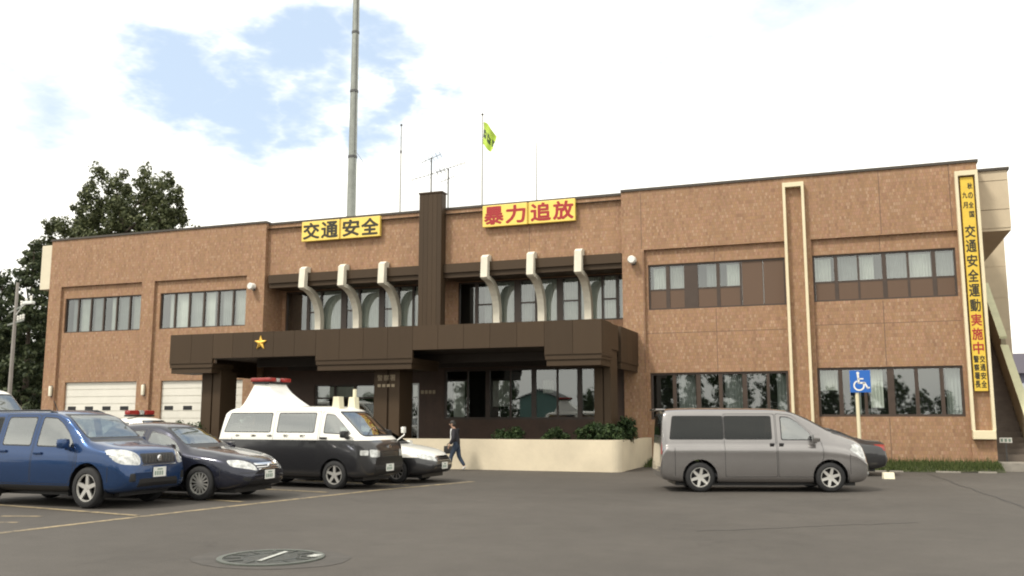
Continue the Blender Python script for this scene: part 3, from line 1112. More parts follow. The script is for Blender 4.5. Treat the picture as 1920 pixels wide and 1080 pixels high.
def sl(y):
    return 1.25 + (y - 33.6) * .659


g.prism([(33.6, .2), (33.6, sl(33.6)), (38.2, sl(38.2)), (38.2, sl(38.2) + .25), (42.1, sl(42.1) + .25), (42.1, sl(42.1) - 2.0), (34.6, .2)], 'x', 5.30, 5.46)
g.build('parapet', mat('parapet_render', (.30, .27, .19), .8, noise=(2, .12)), ST)
g = MB()
for ya, yb, dz in ((33.55, 38.15, 0), (38.25, 42.1, .25)):
    g.prism([(ya, sl(ya) + .01 + dz), (yb, sl(yb) + .01 + dz), (yb, sl(yb) + .09 + dz), (ya, sl(ya) + .09 + dz)], 'x', 5.26, 5.52)
g.box(5.28, 5.50, 33.50, 33.598, .2, sl(33.55) + .09)
g.build('parapet_cap', mat('parapet_paint', (.56, .56, .36), .6, noise=(2, .1)), ST)
g = MB()
g.box(4.30, 7.6, 32.7, 33.98, .0, .26)
g.build('landing_slab', mat('pale_concrete', (.24, .22, .19), .85, noise=(3, .2)), ST)
sg = MB()
sg.box(4.44, 4.80, 33.86, 33.90, .86, 1.02)
sg.box(4.60, 4.64, 33.87, 33.89, .26, .86, 1)
for k in range(3):
    sg.box(4.47 + k * .115, 4.54 + k * .115, 33.853, 33.8595, .89, .99, 2)
tag(sg.build('small_sign', [WHITE, DSTEEL, PLATEMK]), 'small white plate on a short post at the foot of the outdoor stairs', 'sign')


# ------------------------------------------------------------------ signs on the facade
def yellow_sign(name, x0, x1, z0, z1, text, ink, label):
    root = thing(name, label, 'sign', ((x0 + x1) / 2, MY, z0))
    xm = (x0 + x1) / 2
    y = MY - .22
    for a, b, tx in ((x0, xm - .045, text[:2]), (xm + .045, x1, text[2:])):
        g = MB()
        g.bbox(a, b, y, MY - .06, z0, z1, .02)
        bd = g.build('board', YELLOW, root)
        for i, ch in enumerate(tx):
            w_ = (b - a) / 2
            g = MB()
            put_text(g, ch, a + i * w_ + .09 - .02 * i, a + (i + 1) * w_ - .06 - .02 * i, z0 + .10, z1 - .08, y - .006, 0, .034)
            g.build('letter', ink, bd, recalc=False)
    g = MB()
    g.box(x0 + .1, x1 - .1, MY - .059, MY - .002, z0 + .08, z0 + .16)
    g.box(x0 + .1, x1 - .1, MY - .059, MY - .002, z1 - .16, z1 - .08)
    g.box(xm - .04, xm + .04, y + .03, MY - .07, z0 + .01, z1 - .01)
    g.build('backing_rail', YELLOWD, root)
    return root


yellow_sign('wall_sign', -21.90, -18.12, 9.17, 10.03, '交通安全', INK, 'yellow wall sign with four black characters high on the brick facade')
yellow_sign('wall_sign', -13.50, -9.66, 9.19, 10.06, '暴力追放', REDINK, 'yellow wall sign with four red characters high on the brick facade')

# vertical banner
VB = thing('vertical_banner', 'tall narrow yellow banner with a column of black and red characters in the cream frame', 'banner', (3.93, F - .12, 2.52))
g = MB()
bx0, bx1 = 3.74, 4.13
g.box(bx0, bx1, F - .13, F - .10, 2.52, 9.60)
vb = g.build('cloth', mat('banner_yellow', (.72, .50, .06), .6, noise=(4, .08)), VB)
y = F - .134


def bchar(ch, xa, xb, za, zb2, ink, bold):
    g = MB()
    put_text(g, ch, xa, xb, za, zb2, y, 0, bold)
    g.build('letter', ink, vb, recalc=False)


for i, ch in enumerate('交通安全運動'):
    zc_ = 7.77 - i * .493
    bchar(ch, bx0 + .045, bx1 - .045, zc_ - .20, zc_ + .20, INK, .025)
for i, ch in enumerate('秋の全国'):
    zt = 9.40 - i * .32
    bchar(ch, bx0 + .21, bx1 - .04, zt - .2, zt, INK, .03)
for i, ch in enumerate('九月'):
    zt = 9.1 - i * .34
    bchar(ch, bx0 + .04, bx0 + .18, zt - .2, zt, INK, .03)
for i, ch in enumerate('交通安全'):
    zt = 3.66 - i * .27
    bchar(ch, bx0 + .21, bx1 - .03, zt - .22, zt, INK, .03)
    bchar('警察署長'[i], bx0 + .03, bx0 + .18, zt - .22, zt, INK, .03)
for i, ch in enumerate('実施中'):
    zc_ = 4.83 - i * .46
    bchar(ch, bx0 + .045, bx1 - .045, zc_ - .19, zc_ + .19, REDINK, .025)

# gold star on the canopy
g = MB()
sc_ = Vector((-20.0, CY, 4.36))
pts = []
for k in range(10):
    a = PI / 2 + 2 * PI * k / 10
    r_ = .27 if k % 2 == 0 else .115
    pts.append((sc_.x + r_ * math.cos(a), sc_.z + r_ * math.sin(a)))
vs = [(p[0], CY - .03, p[1]) for p in pts] + [(p[0], CY - .002, p[1]) for p in pts] + [(sc_.x, CY - .10, sc_.z)]
fs = [[i, (i + 1) % 10, 20] for i in range(10)] + [[i, 10 + i, 10 + (i + 1) % 10, (i + 1) % 10] for i in range(10)]
g.add(vs, fs)
tag(g.build('star_emblem', GOLD), 'gold five pointed star mounted on the dark canopy front', 'emblem')

# name plate on the entrance column
yc = CY + .75
BRASS = mat('brass_letters', (.30, .24, .16), .4, .4)
nl = thing('name_lettering', 'two rows of dull metal lettering on the brown entrance column', 'lettering', (-15.25, yc, 2.74))
for i, ch in enumerate('警察署'):
    g = MB()
    put_text(g, ch, -15.62 + i * .25, -15.41 + i * .25, 2.96, 3.16, yc - .012, 0, 0)
    g.build('letter', BRASS, nl, recalc=False)
for k in range(4):
    g = MB()
    g.box(-15.60 + k * .18, -15.48 + k * .18, yc - .014, yc - .002, 2.74, 2.84)
    g.build('letter', BRASS, nl)
wl = thing('wall_lettering', 'short row of dull metal lettering on the brown wall beside the side door', 'lettering', (-15.9, GY, 2.62))
for k in range(4):
    g = MB()
    g.box(-16.2 + k * .17, -16.08 + k * .17, GY - .02, GY - .004, 2.62, 2.76)
    g.build('letter', BRASS, wl)


# lamps on the walls
def flood(x, z, y, label):
    r_ = thing('wall_lamp', label, 'lamp', (x, y, z), 0, 'round white lamps on the brick pilasters')
    g = MB()
    g.lathe([(0, -.36), (.12, -.36), (.15, -.32), (.15, -.10), (.10, -.06), (0, -.06)], (0, 0, 0), 'y', 16)
    g.build('lamp_head', WHITE, r_, smooth=True, local=True)
    g = MB()
    g.box(-.05, .05, -.08, -.002, -.16, .10)
    g.tube([(0, -.04, -.12), (.10, -.16, -.17), (.12, -.2, -.02)], .025, 6)
    g.build('arm', DSTEEL, r_, local=True)


flood(-24.22, 7.32, F, 'round white wall lamp on the brick left of the recessed windows')
flood(-7.42, 7.48, F, 'round white wall lamp on the brick right of the recessed windows')
for x, lb in ((-35.36, 'tall white wall light left of the outer garage door'), (-29.92, 'tall white wall light between the two garage doors')):
    r_ = thing('wall_light', lb, 'lamp', (x, F, 2.65), 0, 'tall white wall lights by the garage doors')
    g = MB()
    g.bbox(-.07, .07, -.14, -.03, .03, .50, .03)
    g.build('diffuser', mat('opal_glass', (.80, .76, .62), .3), r_, smooth=True, local=True)
    g = MB()
    g.box(-.05, .05, -.03, -.002, .0, .53)
    g.build('back_plate', DSTEEL, r_, local=True)


# ------------------------------------------------------------------ poles, aerials, flag on the roof
def pole(name, label, x, y, z0, z1, r0, r1, cat, ball=.07, bands=(), group=None, m_=None):
    o = thing(name, label, cat, (x, y, z0), 0, group)
    g = MB()
    nn = 6
    g.tube([(0, 0, (z1 - z0) * i / nn) for i in range(nn + 1)], [r0 + (r1 - r0) * i / nn for i in range(nn + 1)], 12)
    g.build('pole', m_ or STEEL, o, smooth=True, local=True)
    if ball:
        g = MB()
        g.ball((0, 0, z1 - z0 + ball * .6), ball)
        g.build('finial', DSTEEL, o, smooth=True, local=True)
    for z in bands:
        g = MB()
        rb = r0 + (r1 - r0) * (z - z0) / (z1 - z0)
        g.lathe([(rb * 1.0, -.07), (rb * 1.06 + .012, -.06), (rb * 1.06 + .012, .06), (rb * 1.0, .07)], (0, 0, z - z0), 'z', 12)
        g.build('band', DSTEEL, o, local=True)
    return o


RZ = RT - .25
mast = pole('radio_mast', 'very tall tapered grey steel mast rising behind the roof', -23.42, 40.0, RZ, 27.0, .24, .15, 'mast', 0, (14.9, 18.4, 21.6))
g = MB()
g.tube([(.12, -.05, 5.4), (1.6, -1.6, 4.1), (3.35, -3.7, 2.6)], .012, 5)
g.tube([(.17, -.10, .2), (.14, -.10, 16.9)], .028, 6)
g.build('cable', DSTEEL, mast, local=True)
PG = 'bare flagpoles on the station roof'
p_ = at(750, 393, 37.0)
pole('flagpole', 'bare flagpole left of the dark brown pillar', p_.x, 37.0, RZ, at(751.8, 236, 37).z, .045, .03, 'flagpole', .06, (at(750, 285, 37).z,), PG, PALEST)
p_ = at(1006, 371, 37.0)
pole('flagpole', 'bare flagpole above the sign with red characters', p_.x, 37.0, RZ, at(1005.5, 267, 37).z, .045, .02, 'flagpole', 0, (), PG, PALEST)
p_ = at(904, 381, 37.0)
fz = at(905, 216, 37).z
pole('flagpole', 'tallest flagpole carrying a yellow green flag', p_.x, 37.0, RZ, fz, .045, .03, 'flagpole', .06, (), None, PALEST)
# limp flag
g = MB()
nu, nv = 12, 14
flag = []
for j in range(nv + 1):
    for i in range(nu + 1):
        u, v = i / nu, j / nv
        x = p_.x + .05 + .62 * u * (1 - .15 * v)
        z = fz - .32 - 1.12 * v - .62 * u * (1 - .5 * v) + .10 * math.sin(5 * u + 2 * v)
        yy = 37.0 + .14 * math.sin(9 * u + 2.4 * v) * u + .04 * math.sin(5 * v)
        flag.append((x, yy, z))
fs, ms = [], []
for j in range(nv):
    for i in range(nu):
        fs.append([j * (nu + 1) + i, j * (nu + 1) + i + 1, (j + 1) * (nu + 1) + i + 1, (j + 1) * (nu + 1) + i])
g.add(flag, fs)
for k, q in enumerate(fs):
    i, j = k % nu, k // nu
    if 5 <= j <= 9 and i % 4 != 3 and not (j == 7 and i % 4 == 1) and not (j == 5 and i % 4 == 2):
        g.m[k] = 1
tag(g.build('flag', [mat('lime_cloth', (.44, .60, .08), .7), mat('flag_marks', (.05, .075, .03), .7)], smooth='all', recalc=False), 'limp yellow green flag with dark marks on the tallest roof pole', 'flag')


def yagi(px, ptop, pbase, Y, label, arms):
    b_ = at(px, pbase, Y)
    o = thing('roof_aerial', label, 'aerial', (b_.x, Y, RZ), 0, 'television aerials on the roof')
    zt = at(px, ptop, Y).z - RZ
    g = MB()
    g.tube([(0, 0, 0), (0, 0, zt)], .035, 8)
    g.ball((0, 0, zt), .05)
    g.build('mast', DSTEEL, o, local=True)
    for (zz, l0, l1, tilt, n_) in arms:
        g = MB()
        g.tube([(l0, 0, zt - zz), (l1, -.3, zt - zz + tilt)], .014, 5)
        for k in range(n_):
            f_ = k / (n_ - 1)
            x = l0 + (l1 - l0) * f_
            h = .24 - .10 * f_
            z = zt - zz + tilt * f_
            g.tube([(x, -.3 * f_ + h, z - .1), (x, -.3 * f_ - h, z + .1)], .011, 4)
        g.build('yagi_arm', DSTEEL, o, local=True)


yagi(808, 297, 385, 38.0, 'taller roof aerial standing behind the dark brown pillar', [(.95, -1.0, .85, .22, 9), (.15, -.5, .6, .2, 6)])
yagi(840, 318, 385, 38.0, 'shorter roof aerial right of the dark brown pillar', [(.05, -.6, .95, .2, 9), (.55, -.35, .4, .1, 4)])

# ------------------------------------------------------------------ planter wall
PLT = thing('planter_wall', 'long cream concrete planter wall with a rounded corner in front of the canopy', 'wall', (-11.5, 28.4, 0))
g = MB()
top = 0.98
prof = [(-16.6, 28.2), (-7.15, 28.2)]
for k in range(1, 7):
    a = -PI / 2 + PI / 2 * k / 6
    prof.append((-7.15 + .33 * math.cos(a), 28.53 + .33 * math.sin(a)))
prof += [(-6.82, 28.95), (-7.10, 28.95), (-7.10, 28.60), (-7.18, 28.48), (-16.6, 28.48)]
g.prism(prof, 'z', -.05, top)
g.build('front_wall', mat('planter_concrete', (.64, .56, .42), .85, noise=(.7, .12), bump=.2, bscale=12), PLT)
g = MB()
g.box(-7.10, -6.86, 29.06, F - .02, -.05, top - .02)
g.build('side_wall', MATS['planter_concrete'], PLT)
g = MB()
g.box(-16.5, -7.19, 28.49, GY - .01, .0, .86)
g.box(-7.18, -7.101, 28.60, GY - .01, .0, .86)
g.build('soil_bed', mat('soil', (.045, .035, .025), .95, noise=(8, .4)), PLT)

LEAFD = leaf_mat('dark_leaf', (.016, .030, .012), (.034, .062, .022), (.08, .12, .045))
LEAFM = leaf_mat('mid_leaf', (.038, .050, .022), (.085, .100, .045), (.17, .185, .09))
LEAFC = leaf_mat('conifer_leaf', (.022, .034, .017), (.052, .068, .032), (.11, .13, .065))
GRASS = leaf_mat('grass_blade', (.035, .055, .015), (.07, .10, .03), (.14, .16, .06))
BARK = mat('bark', (.09, .07, .055), .9, noise=(6, .3))


def leaves(mb, clumps, per, size, spread, up=.3):
    for (cx, cy, cz, r_) in clumps:
        for _ in range(per):
            while True:
                a, b, c = random.uniform(-1, 1), random.uniform(-1, 1), random.uniform(-1, 1)
                if a * a + b * b + c * c < 1:
                    break
            p = Vector((cx + a * r_, cy + b * r_, cz + c * r_ * spread))
            n_ = Vector((a + random.uniform(-.6, .6), b + random.uniform(-.6, .6), c + up + random.uniform(-.6, .6))).normalized()
            u = n_.orthogonal().normalized()
            u.rotate(Matrix.Rotation(random.uniform(0, 6.28), 3, n_))
            v = n_.cross(u)
            s_ = size * random.uniform(.6, 1.4)
            mb.add([p - u * s_ * .5, p + v * s_ * .28, p + u * s_ * .5, p - v * s_ * .28], [[0, 1, 2, 3]])


def shrub(x0, x1, h, y, label, n_, per, lm=LEAFD):
    cl = []
    for _ in range(n_):
        f_ = random.random()
        hh = h * (.55 + .45 * math.sin(PI * min(1, max(0, f_)))) * random.uniform(.75, 1.1)
        cl.append((x0 + (x1 - x0) * f_, y + random.uniform(-.22, .25), .95 + random.uniform(.05, 1) * hh * .85, random.uniform(.08, .16)))
    o = thing('shrub', label, 'shrub', ((x0 + x1) / 2, y, .86), 0, 'shrubs growing in the cream planter')
    g = MB()
    leaves(g, cl, per, .085, .9)
    g.build('foliage', lm, o, recalc=False)
    g = MB()
    for k in range(5):
        xx = x0 + (x1 - x0) * (k + .5) / 5
        g.tube([(xx, y, .84), (xx + random.uniform(-.1, .1), y, .95 + h * .5)], .012, 5)
    g.build('stem', BARK, o)


random.seed(5)
shrub(-11.25, -10.75, .36, 28.75, 'leftmost small round shrub in the cream planter', 26, 36)
shrub(-10.75, -10.2, .42, 28.75, 'small round shrub right of the leftmost one in the planter', 28, 36)
shrub(-9.45, -8.65, .42, 28.75, 'middle round shrub standing alone in the planter', 40, 36)
shrub(-8.35, -6.9, .66, 28.9, 'wide dark green shrub spilling over the planter corner', 110, 42)
shrub(-7.3, -6.7, .85, 29.9, 'tallest shrub at the brick end of the planter', 60, 42)
# potted shrub behind the dark sedan, at the foot of the left column
o = thing('column_shrub', 'dark shrub at the foot of the left canopy column', 'shrub', (-22.7, 27.6, 0))
g = MB()
leaves(g, [(-22.7 + random.uniform(-.55, .55), 27.6 + random.uniform(-.3, .3), random.uniform(.15, 1.45), random.uniform(.14, .24)) for _ in range(60)], 36, .11, .9)
g.build('foliage', LEAFD, o, recalc=False)
g = MB()
for k in range(4):
    g.tube([(-22.9 + k * .12, 27.6, 0), (-22.95 + k * .16, 27.6, 1.0)], .016, 5)
g.build('stem', BARK, o)

# grass bank at the foot of the right wing
g = MB()
for i in range(24):
    xa, xb = -6.8 + 11.1 * i / 24, -6.8 + 11.1 * (i + 1) / 24

    def fy(x):
        return 31.35 + .12 * math.sin(x * 2.3) + .07 * math.sin(x * 6.1) + max(0, x - 1) * .16
    g.quad((xa, fy(xa), .006), (xb, fy(xb), .006), (xb, 32.4, .15), (xa, 32.4, .15))
    g.quad((xa, 32.4, .15), (xb, 32.4, .15), (xb, F + .13, .20), (xa, F + .13, .20))
tag(g.build('grass_bank', mat('turf_soil', (.055, .06, .028), .95, noise=(3, .4)), recalc=False), kind='structure')
g = MB()
random.seed(9)
for _ in range(13000):
    x = random.uniform(-6.75, 4.25)
    lo = 31.25 + max(0, x - 1) * .16
    y = random.uniform(lo, F - .03)
    if random.random() < .35 and y < lo + .4:
        continue
    z = .006 + .15 * min(1, (y - 31.35) / 1.05)
    h = random.uniform(.07, .22) * (1.5 if y > F - .35 and random.random() < .5 else 1)
    a = random.uniform(0, 6.28)
    dx, dy = .012 * math.cos(a), .012 * math.sin(a)
    lx, ly = random.uniform(-.05, .05), random.uniform(-.05, .05)
    g.add([(x - dx, y - dy, z), (x + dx, y + dy, z), (x + lx, y + ly, z + h)], [[0, 1, 2]])
tag(g.build('grass', GRASS, recalc=False), 'short rough grass at the foot of the right brick wing', 'grass', kind='stuff')
g = MB()
for k, (x, ln, yk) in enumerate(((.35, .55, 31.14), (.98, .4, 31.17), (2.3, .7, 31.34), (3.5, .5, 31.50))):
    g.bbox(x, x + ln, yk, yk + .12, -.02, .045, .015)
tag(g.build('kerb', MATS['pale_concrete'], None), kind='structure')


# ------------------------------------------------------------------ trees
def tree(name, label, x, y, h, clumps, per, size, lm, trunk_r=.28, group=None, spread=1.0, limbs=7):
    o = thing(name, label, 'tree', (x, y, 0), 0, group)
    g = MB()
    g.tube([(x, y, -.1), (x + .1, y, h * .3), (x - .1, y + .1, h * .6), (x, y, h * .9)], [trunk_r, trunk_r * .75, trunk_r * .45, trunk_r * .12], 8)
    for c in random.sample(clumps, min(limbs, len(clumps))):
        z0 = min(max(h * .25, c[2] - 2.2), h * .85)
        g.tube([(x, y, z0), ((x + c[0]) / 2, (y + c[1]) / 2, (z0 + c[2]) / 2 + .2), (c[0], c[1], c[2])], [trunk_r * .35, trunk_r * .22, .03], 6)
    g.build('trunk', BARK, o, smooth=True)
    g = MB()
    leaves(g, clumps, per, size, spread)
    g.build('crown', lm, o, recalc=False)
    return o


random.seed(21)
# the tall tree behind the left wing: several upright plumes
TY = 52.0
cl = []
for (px, py, wpx, bpx) in ((215, 325, 26, 470), (245, 345, 24, 470), (290, 330, 26, 460), (318, 350, 14, 430), (180, 360, 22, 470), (150, 390, 22, 480), (118, 415, 18, 490), (205, 390, 40, 480), (260, 400, 40, 470), (300, 395, 28, 450), (110, 455, 16, 500)):
    a, b = at(px, py, TY), at(px, bpx, TY)
    wd = wpx / 1720 * 62
    n_ = int((a.z - b.z) / .42) + 3
    for k in range(n_):
        f_ = k / (n_ - 1)
        hw = wd * (.18 + .82 * min(1, f_ * 1.6))
        for _ in range(3):
            cl.append((a.x + random.uniform(-hw, hw), TY + random.uniform(-1.8, 1.8), a.z - f_ * (a.z - b.z) + random.uniform(-.3, .3), random.uniform(.28, .62)))
for _ in range(60):
    cl.append((-49.5 + random.uniform(-5.5, 5.5), TY + random.uniform(-2, 2), random.uniform(5, 13), random.uniform(.5, .9)))
tree('broadleaf_tree', 'tall feathery green tree rising behind the left end of the roof', -49.6, TY, 18.5, cl, 78, .25, LEAFM, .42, None, 1.15, 16)


def conifer(x, y, h, rb, label, per=34, lm=LEAFC):
    cl = []
    z = .6
    while z < h - .2:
        f_ = z / h
        rr = rb * (1 - f_) ** .75 + .15
        for k in range(max(3, int(rr * 6.0))):
            a = random.uniform(0, 6.28)
            q = rr * random.uniform(.45, 1.05)
            cl.append((x + q * math.cos(a), y + q * math.sin(a), z - q * .18 + random.uniform(-.3, .3), random.uniform(.34, .66)))
        z += .42
    tree('conifer_tree', label, x, y, h, cl, int(per * 1.4), .29, lm, .25, 'dark conifers left of the building', .6)


conifer(at(62, 500, 47).x, 47.0, at(62, 455, 47).z, 3.6, 'tallest dark conifer directly left of the building')
conifer(at(8, 500, 49).x, 49.0, at(8, 500, 49).z, 3.6, 'dark conifer behind the grey utility pole')
conifer(at(-45, 500, 47).x, 47.0, at(-30, 545, 47).z, 3.4, 'dark conifer at the left edge of the view')
conifer(at(30, 560, 52).x, 53.0, at(36, 560, 53).z, 4.2, 'low spreading dark conifer between the taller ones', 30, LEAFD)
# small tree tops above the roof
p_ = at(335, 425, 55)
tree('broadleaf_tree', 'small tree top just showing above the roof of the left wing', p_.x, 55, p_.z, [(p_.x + random.uniform(-1.2, 1.2), 55 + random.uniform(-1, 1), p_.z - random.uniform(.2, 4), .5) for _ in range(26)], 22, .3, LEAFM, .2)

# utility pole left of the building
UP = at(18, 735, 42.0)
up = thing('utility_pole', 'slim grey utility pole with cross arms in front of the conifers', 'utility pole', (UP.x, 42.0, 0))
ztop = at(32, 530, 42).z
g = MB()
g.tube([(0, 0, 0), (0, 0, ztop)], [.14, .09], 10)
g.build('pole', mat('pole_concrete', (.28, .26, .24), .8, noise=(2, .1)), up, smooth=True, local=True)
for z, l0, l1, tilt in ((at(40, 580, 42).z, -.5, 1.25, .45), (at(40, 605, 42).z, -.55, .7, .15)):
    g = MB()
    g.box(l0, l1, -.05, .05, z - .05, z + .05)
    g.v = [(a, b, c + tilt * a / l1) for a, b, c in g.v]
    ca = g.build('cross_arm', STEEL, up, local=True)
    for k in range(3):
        f_ = .35 + .3 * k
        g = MB()
        g.lathe([(.0, .34), (.06, .33), (.08, .22), (.05, .18), (.08, .10), (.05, .05), (.05, .0)], (l1 * f_, 0, z + tilt * f_ + .05), 'z', 10)
        g.build('insulator', WHITE, ca, smooth=True, local=True)
g = MB()
zz = at(35, 580, 42).z
g.tube([(0, 0, zz - .4), (.7, -.2, zz + .1), (1.15, -.3, zz + .3)], .03, 6)
g.bbox(1.0, 1.75, -.45, -.18, zz + .22, zz + .42, .05)
g.build('street_light_arm', mat('pale_enamel', (.7, .72, .7), .35), up, local=True)
# white house glimpsed between the conifers
hw = thing('white_house', 'white walled house glimpsed between the conifers left of the building', 'house', (at(45, 680, 72).x, 72, 0))
z0 = at(45, 676, 72).z
g = MB()
g.box(-4, 4, -2, 5, 0, z0)
g.build('wall', mat('house_white', (.62, .60, .58), .8, noise=(.5, .2)), hw, local=True)
g = MB()
g.prism([(-2.5, z0), (5.5, z0), (1.5, z0 + 1.6)], 'x', -4.4, 4.4)
g.build('roof', mat('grey_roof', (.20, .20, .22), .6, noise=(1.5, .2)), hw, local=True)

# background at the far right
hs = thing('far_shed', 'low grey blue shed with dark roof beyond the stairs at the right edge', 'shed', (at(1935, 750, 62).x, 64, 0))
zb_ = at(1915, 700, 62).z
g = MB()
g.box(-3.6, 7, -2, 6, 0, zb_)
g.build('wall', mat('far_wall', (.20, .20, .27), .8, noise=(.8, .15)), hs, local=True)
g = MB()
g.prism([(-2.4, zb_), (6.4, zb_), (2, at(1918, 655, 62).z)], 'x', -4.0, 7.4)
g.build('roof', mat('far_roof', (.07, .06, .08), .7), hs, local=True)
g = MB()
g.box(-3.0, 3.5, -2.05, -1.98, zb_ * .70, zb_ * .86)
g.build('window', mat('far_window', (.5, .52, .55), .3), hs, local=True)


# ------------------------------------------------------------------ vehicles
def pchip(kn):
    xs = np.array([k[0] for k in kn], float)
    ys = np.array([k[1] for k in kn], float)
    h = np.diff(xs)
    d = np.diff(ys) / h
    m_ = np.zeros(len(xs))
    m_[0], m_[-1] = d[0], d[-1]
    for i in range(1, len(xs) - 1):
        if d[i - 1] * d[i] > 0:
            w1, w2 = 2 * h[i] + h[i - 1], h[i] + 2 * h[i - 1]
            m_[i] = (w1 + w2) / (w1 / d[i - 1] + w2 / d[i])

    def f(x):
        i = int(np.clip(np.searchsorted(xs, x) - 1, 0, len(xs) - 2))
        t_ = (x - xs[i]) / h[i]
        t_ = min(1, max(0, t_))
        return float(ys[i] * (1 + 2 * t_) * (1 - t_) ** 2 + m_[i] * h[i] * t_ * (1 - t_) ** 2 + ys[i + 1] * t_ * t_ * (3 - 2 * t_) + m_[i + 1] * h[i] * t_ * t_ * (t_ - 1))
    return f


def rpoly(pts, r_=.04, n_=4):
    """polygon with rounded corners"""
    res = []
    P = [Vector((p[0], p[1])) for p in pts]
    area = sum(P[i].x * P[(i + 1) % len(P)].y - P[(i + 1) % len(P)].x * P[i].y for i in range(len(P)))
    if area < 0:
        P.reverse()
    for i, p in enumerate(P):
        a, b = P[i - 1], P[(i + 1) % len(P)]
        ra = min(r_, (a - p).length * .45, (b - p).length * .45)
        p0, p1 = p + (a - p).normalized() * ra, p + (b - p).normalized() * ra
        for k in range(n_ + 1):
            t_ = k / n_
            res.append(p0 * (1 - t_) ** 2 + p * 2 * t_ * (1 - t_) + p1 * t_ * t_)
    return res


def circ(cx, cz, r_, n_=22):
    return [Vector((cx + r_ * math.cos(2 * PI * k / n_), cz + r_ * math.sin(2 * PI * k / n_))) for k in range(n_)]


def shrink(poly, d):
    xs = [p.x for p in poly]
    ys = [p.y for p in poly]
    cx, cy = (min(xs) + max(xs)) / 2, (min(ys) + max(ys)) / 2
    sx, sy = 1 - 2 * d / (max(xs) - min(xs)), 1 - 2 * d / (max(ys) - min(ys))
    return [Vector((cx + (p.x - cx) * sx, cy + (p.y - cy) * sy)) for p in poly]


AX = {'R': (1, -1), 'L': (1, 1), 'F': (0, 1), 'B': (0, -1)}


def inside(poly, u, v):
    n_ = len(poly)
    for i in range(n_):
        a, b = poly[i], poly[(i + 1) % n_]
        if (b.x - a.x) * (v - a.y) - (b.y - a.y) * (u - a.x) < -1e-7:
            return False
    return True


def cutfaces(bm, poly, side, thr=.12, lim=None):
    """cut a convex polygon into the skin, seen from the given side, and return the faces inside it"""
    ax, sg = AX[side]
    iu = 1 - ax
    ua, ub = min(p.x for p in poly), max(p.x for p in poly)
    va, vb = min(p.y for p in poly), max(p.y for p in poly)
    bm.normal_update()
    cand = []
    for f in bm.faces:
        if f.normal[ax] * sg < thr:
            continue
        us = [v.co[iu] for v in f.verts]
        vs = [v.co.z for v in f.verts]
        if max(us) < ua - 1e-6 or min(us) > ub + 1e-6 or max(vs) < va - 1e-6 or min(vs) > vb + 1e-6:
            continue
        if lim is not None and (f.calc_center_median()[ax] * sg) < lim:
            continue
        cand.append(f)
    for i in range(len(poly)):
        a, b = poly[i], poly[(i + 1) % len(poly)]
        if (b - a).length < 1e-6:
            continue
        co = [0, 0, a.y]
        co[iu] = a.x
        no = [0, 0, (b.x - a.x)]
        no[iu] = -(b.y - a.y)
        geom = set(cand)
        for f in cand:
            geom.update(f.edges)
            geom.update(f.verts)
        r_ = bmesh.ops.bisect_plane(bm, geom=list(geom), dist=1e-6, plane_co=co, plane_no=no)
        cand = [e for e in r_['geom'] if isinstance(e, bmesh.types.BMFace) and e.is_valid]
    res = []
    for f in cand:
        c = f.calc_center_median()
        if inside(poly, c[iu], c.z):
            res.append(f)
    return res


def split_off(bm, faces):
    nb = bmesh.new()
    mp_ = {}
    for f in faces:
        vs = []
        for v in f.verts:
            if v not in mp_:
                mp_[v] = nb.verts.new(v.co)
            vs.append(mp_[v])
        try:
            q = nb.faces.new(vs)
            q.material_index = f.material_index
        except ValueError:
            pass
    bmesh.ops.delete(bm, geom=faces, context='FACES')
    return nb


def bm_obj(bm, name, mats, parent, sharp=35):
    me = bpy.data.meshes.new(name)
    loose = [v for v in bm.verts if not v.link_faces]
    bmesh.ops.delete(bm, geom=loose, context='VERTS')
    bm.to_mesh(me)
    bm.free()
    for mt in (mats if isinstance(mats, (list, tuple)) else [mats]):
        me.materials.append(mt)
    me.polygons.foreach_set('use_smooth', [True] * len(me.polygons))
    try:
        me.set_sharp_from_angle(angle=R(sharp))
    except Exception:
        pass
    o = bpy.data.objects.new(name, me)
    C.objects.link(o)
    o.parent = parent
    return o


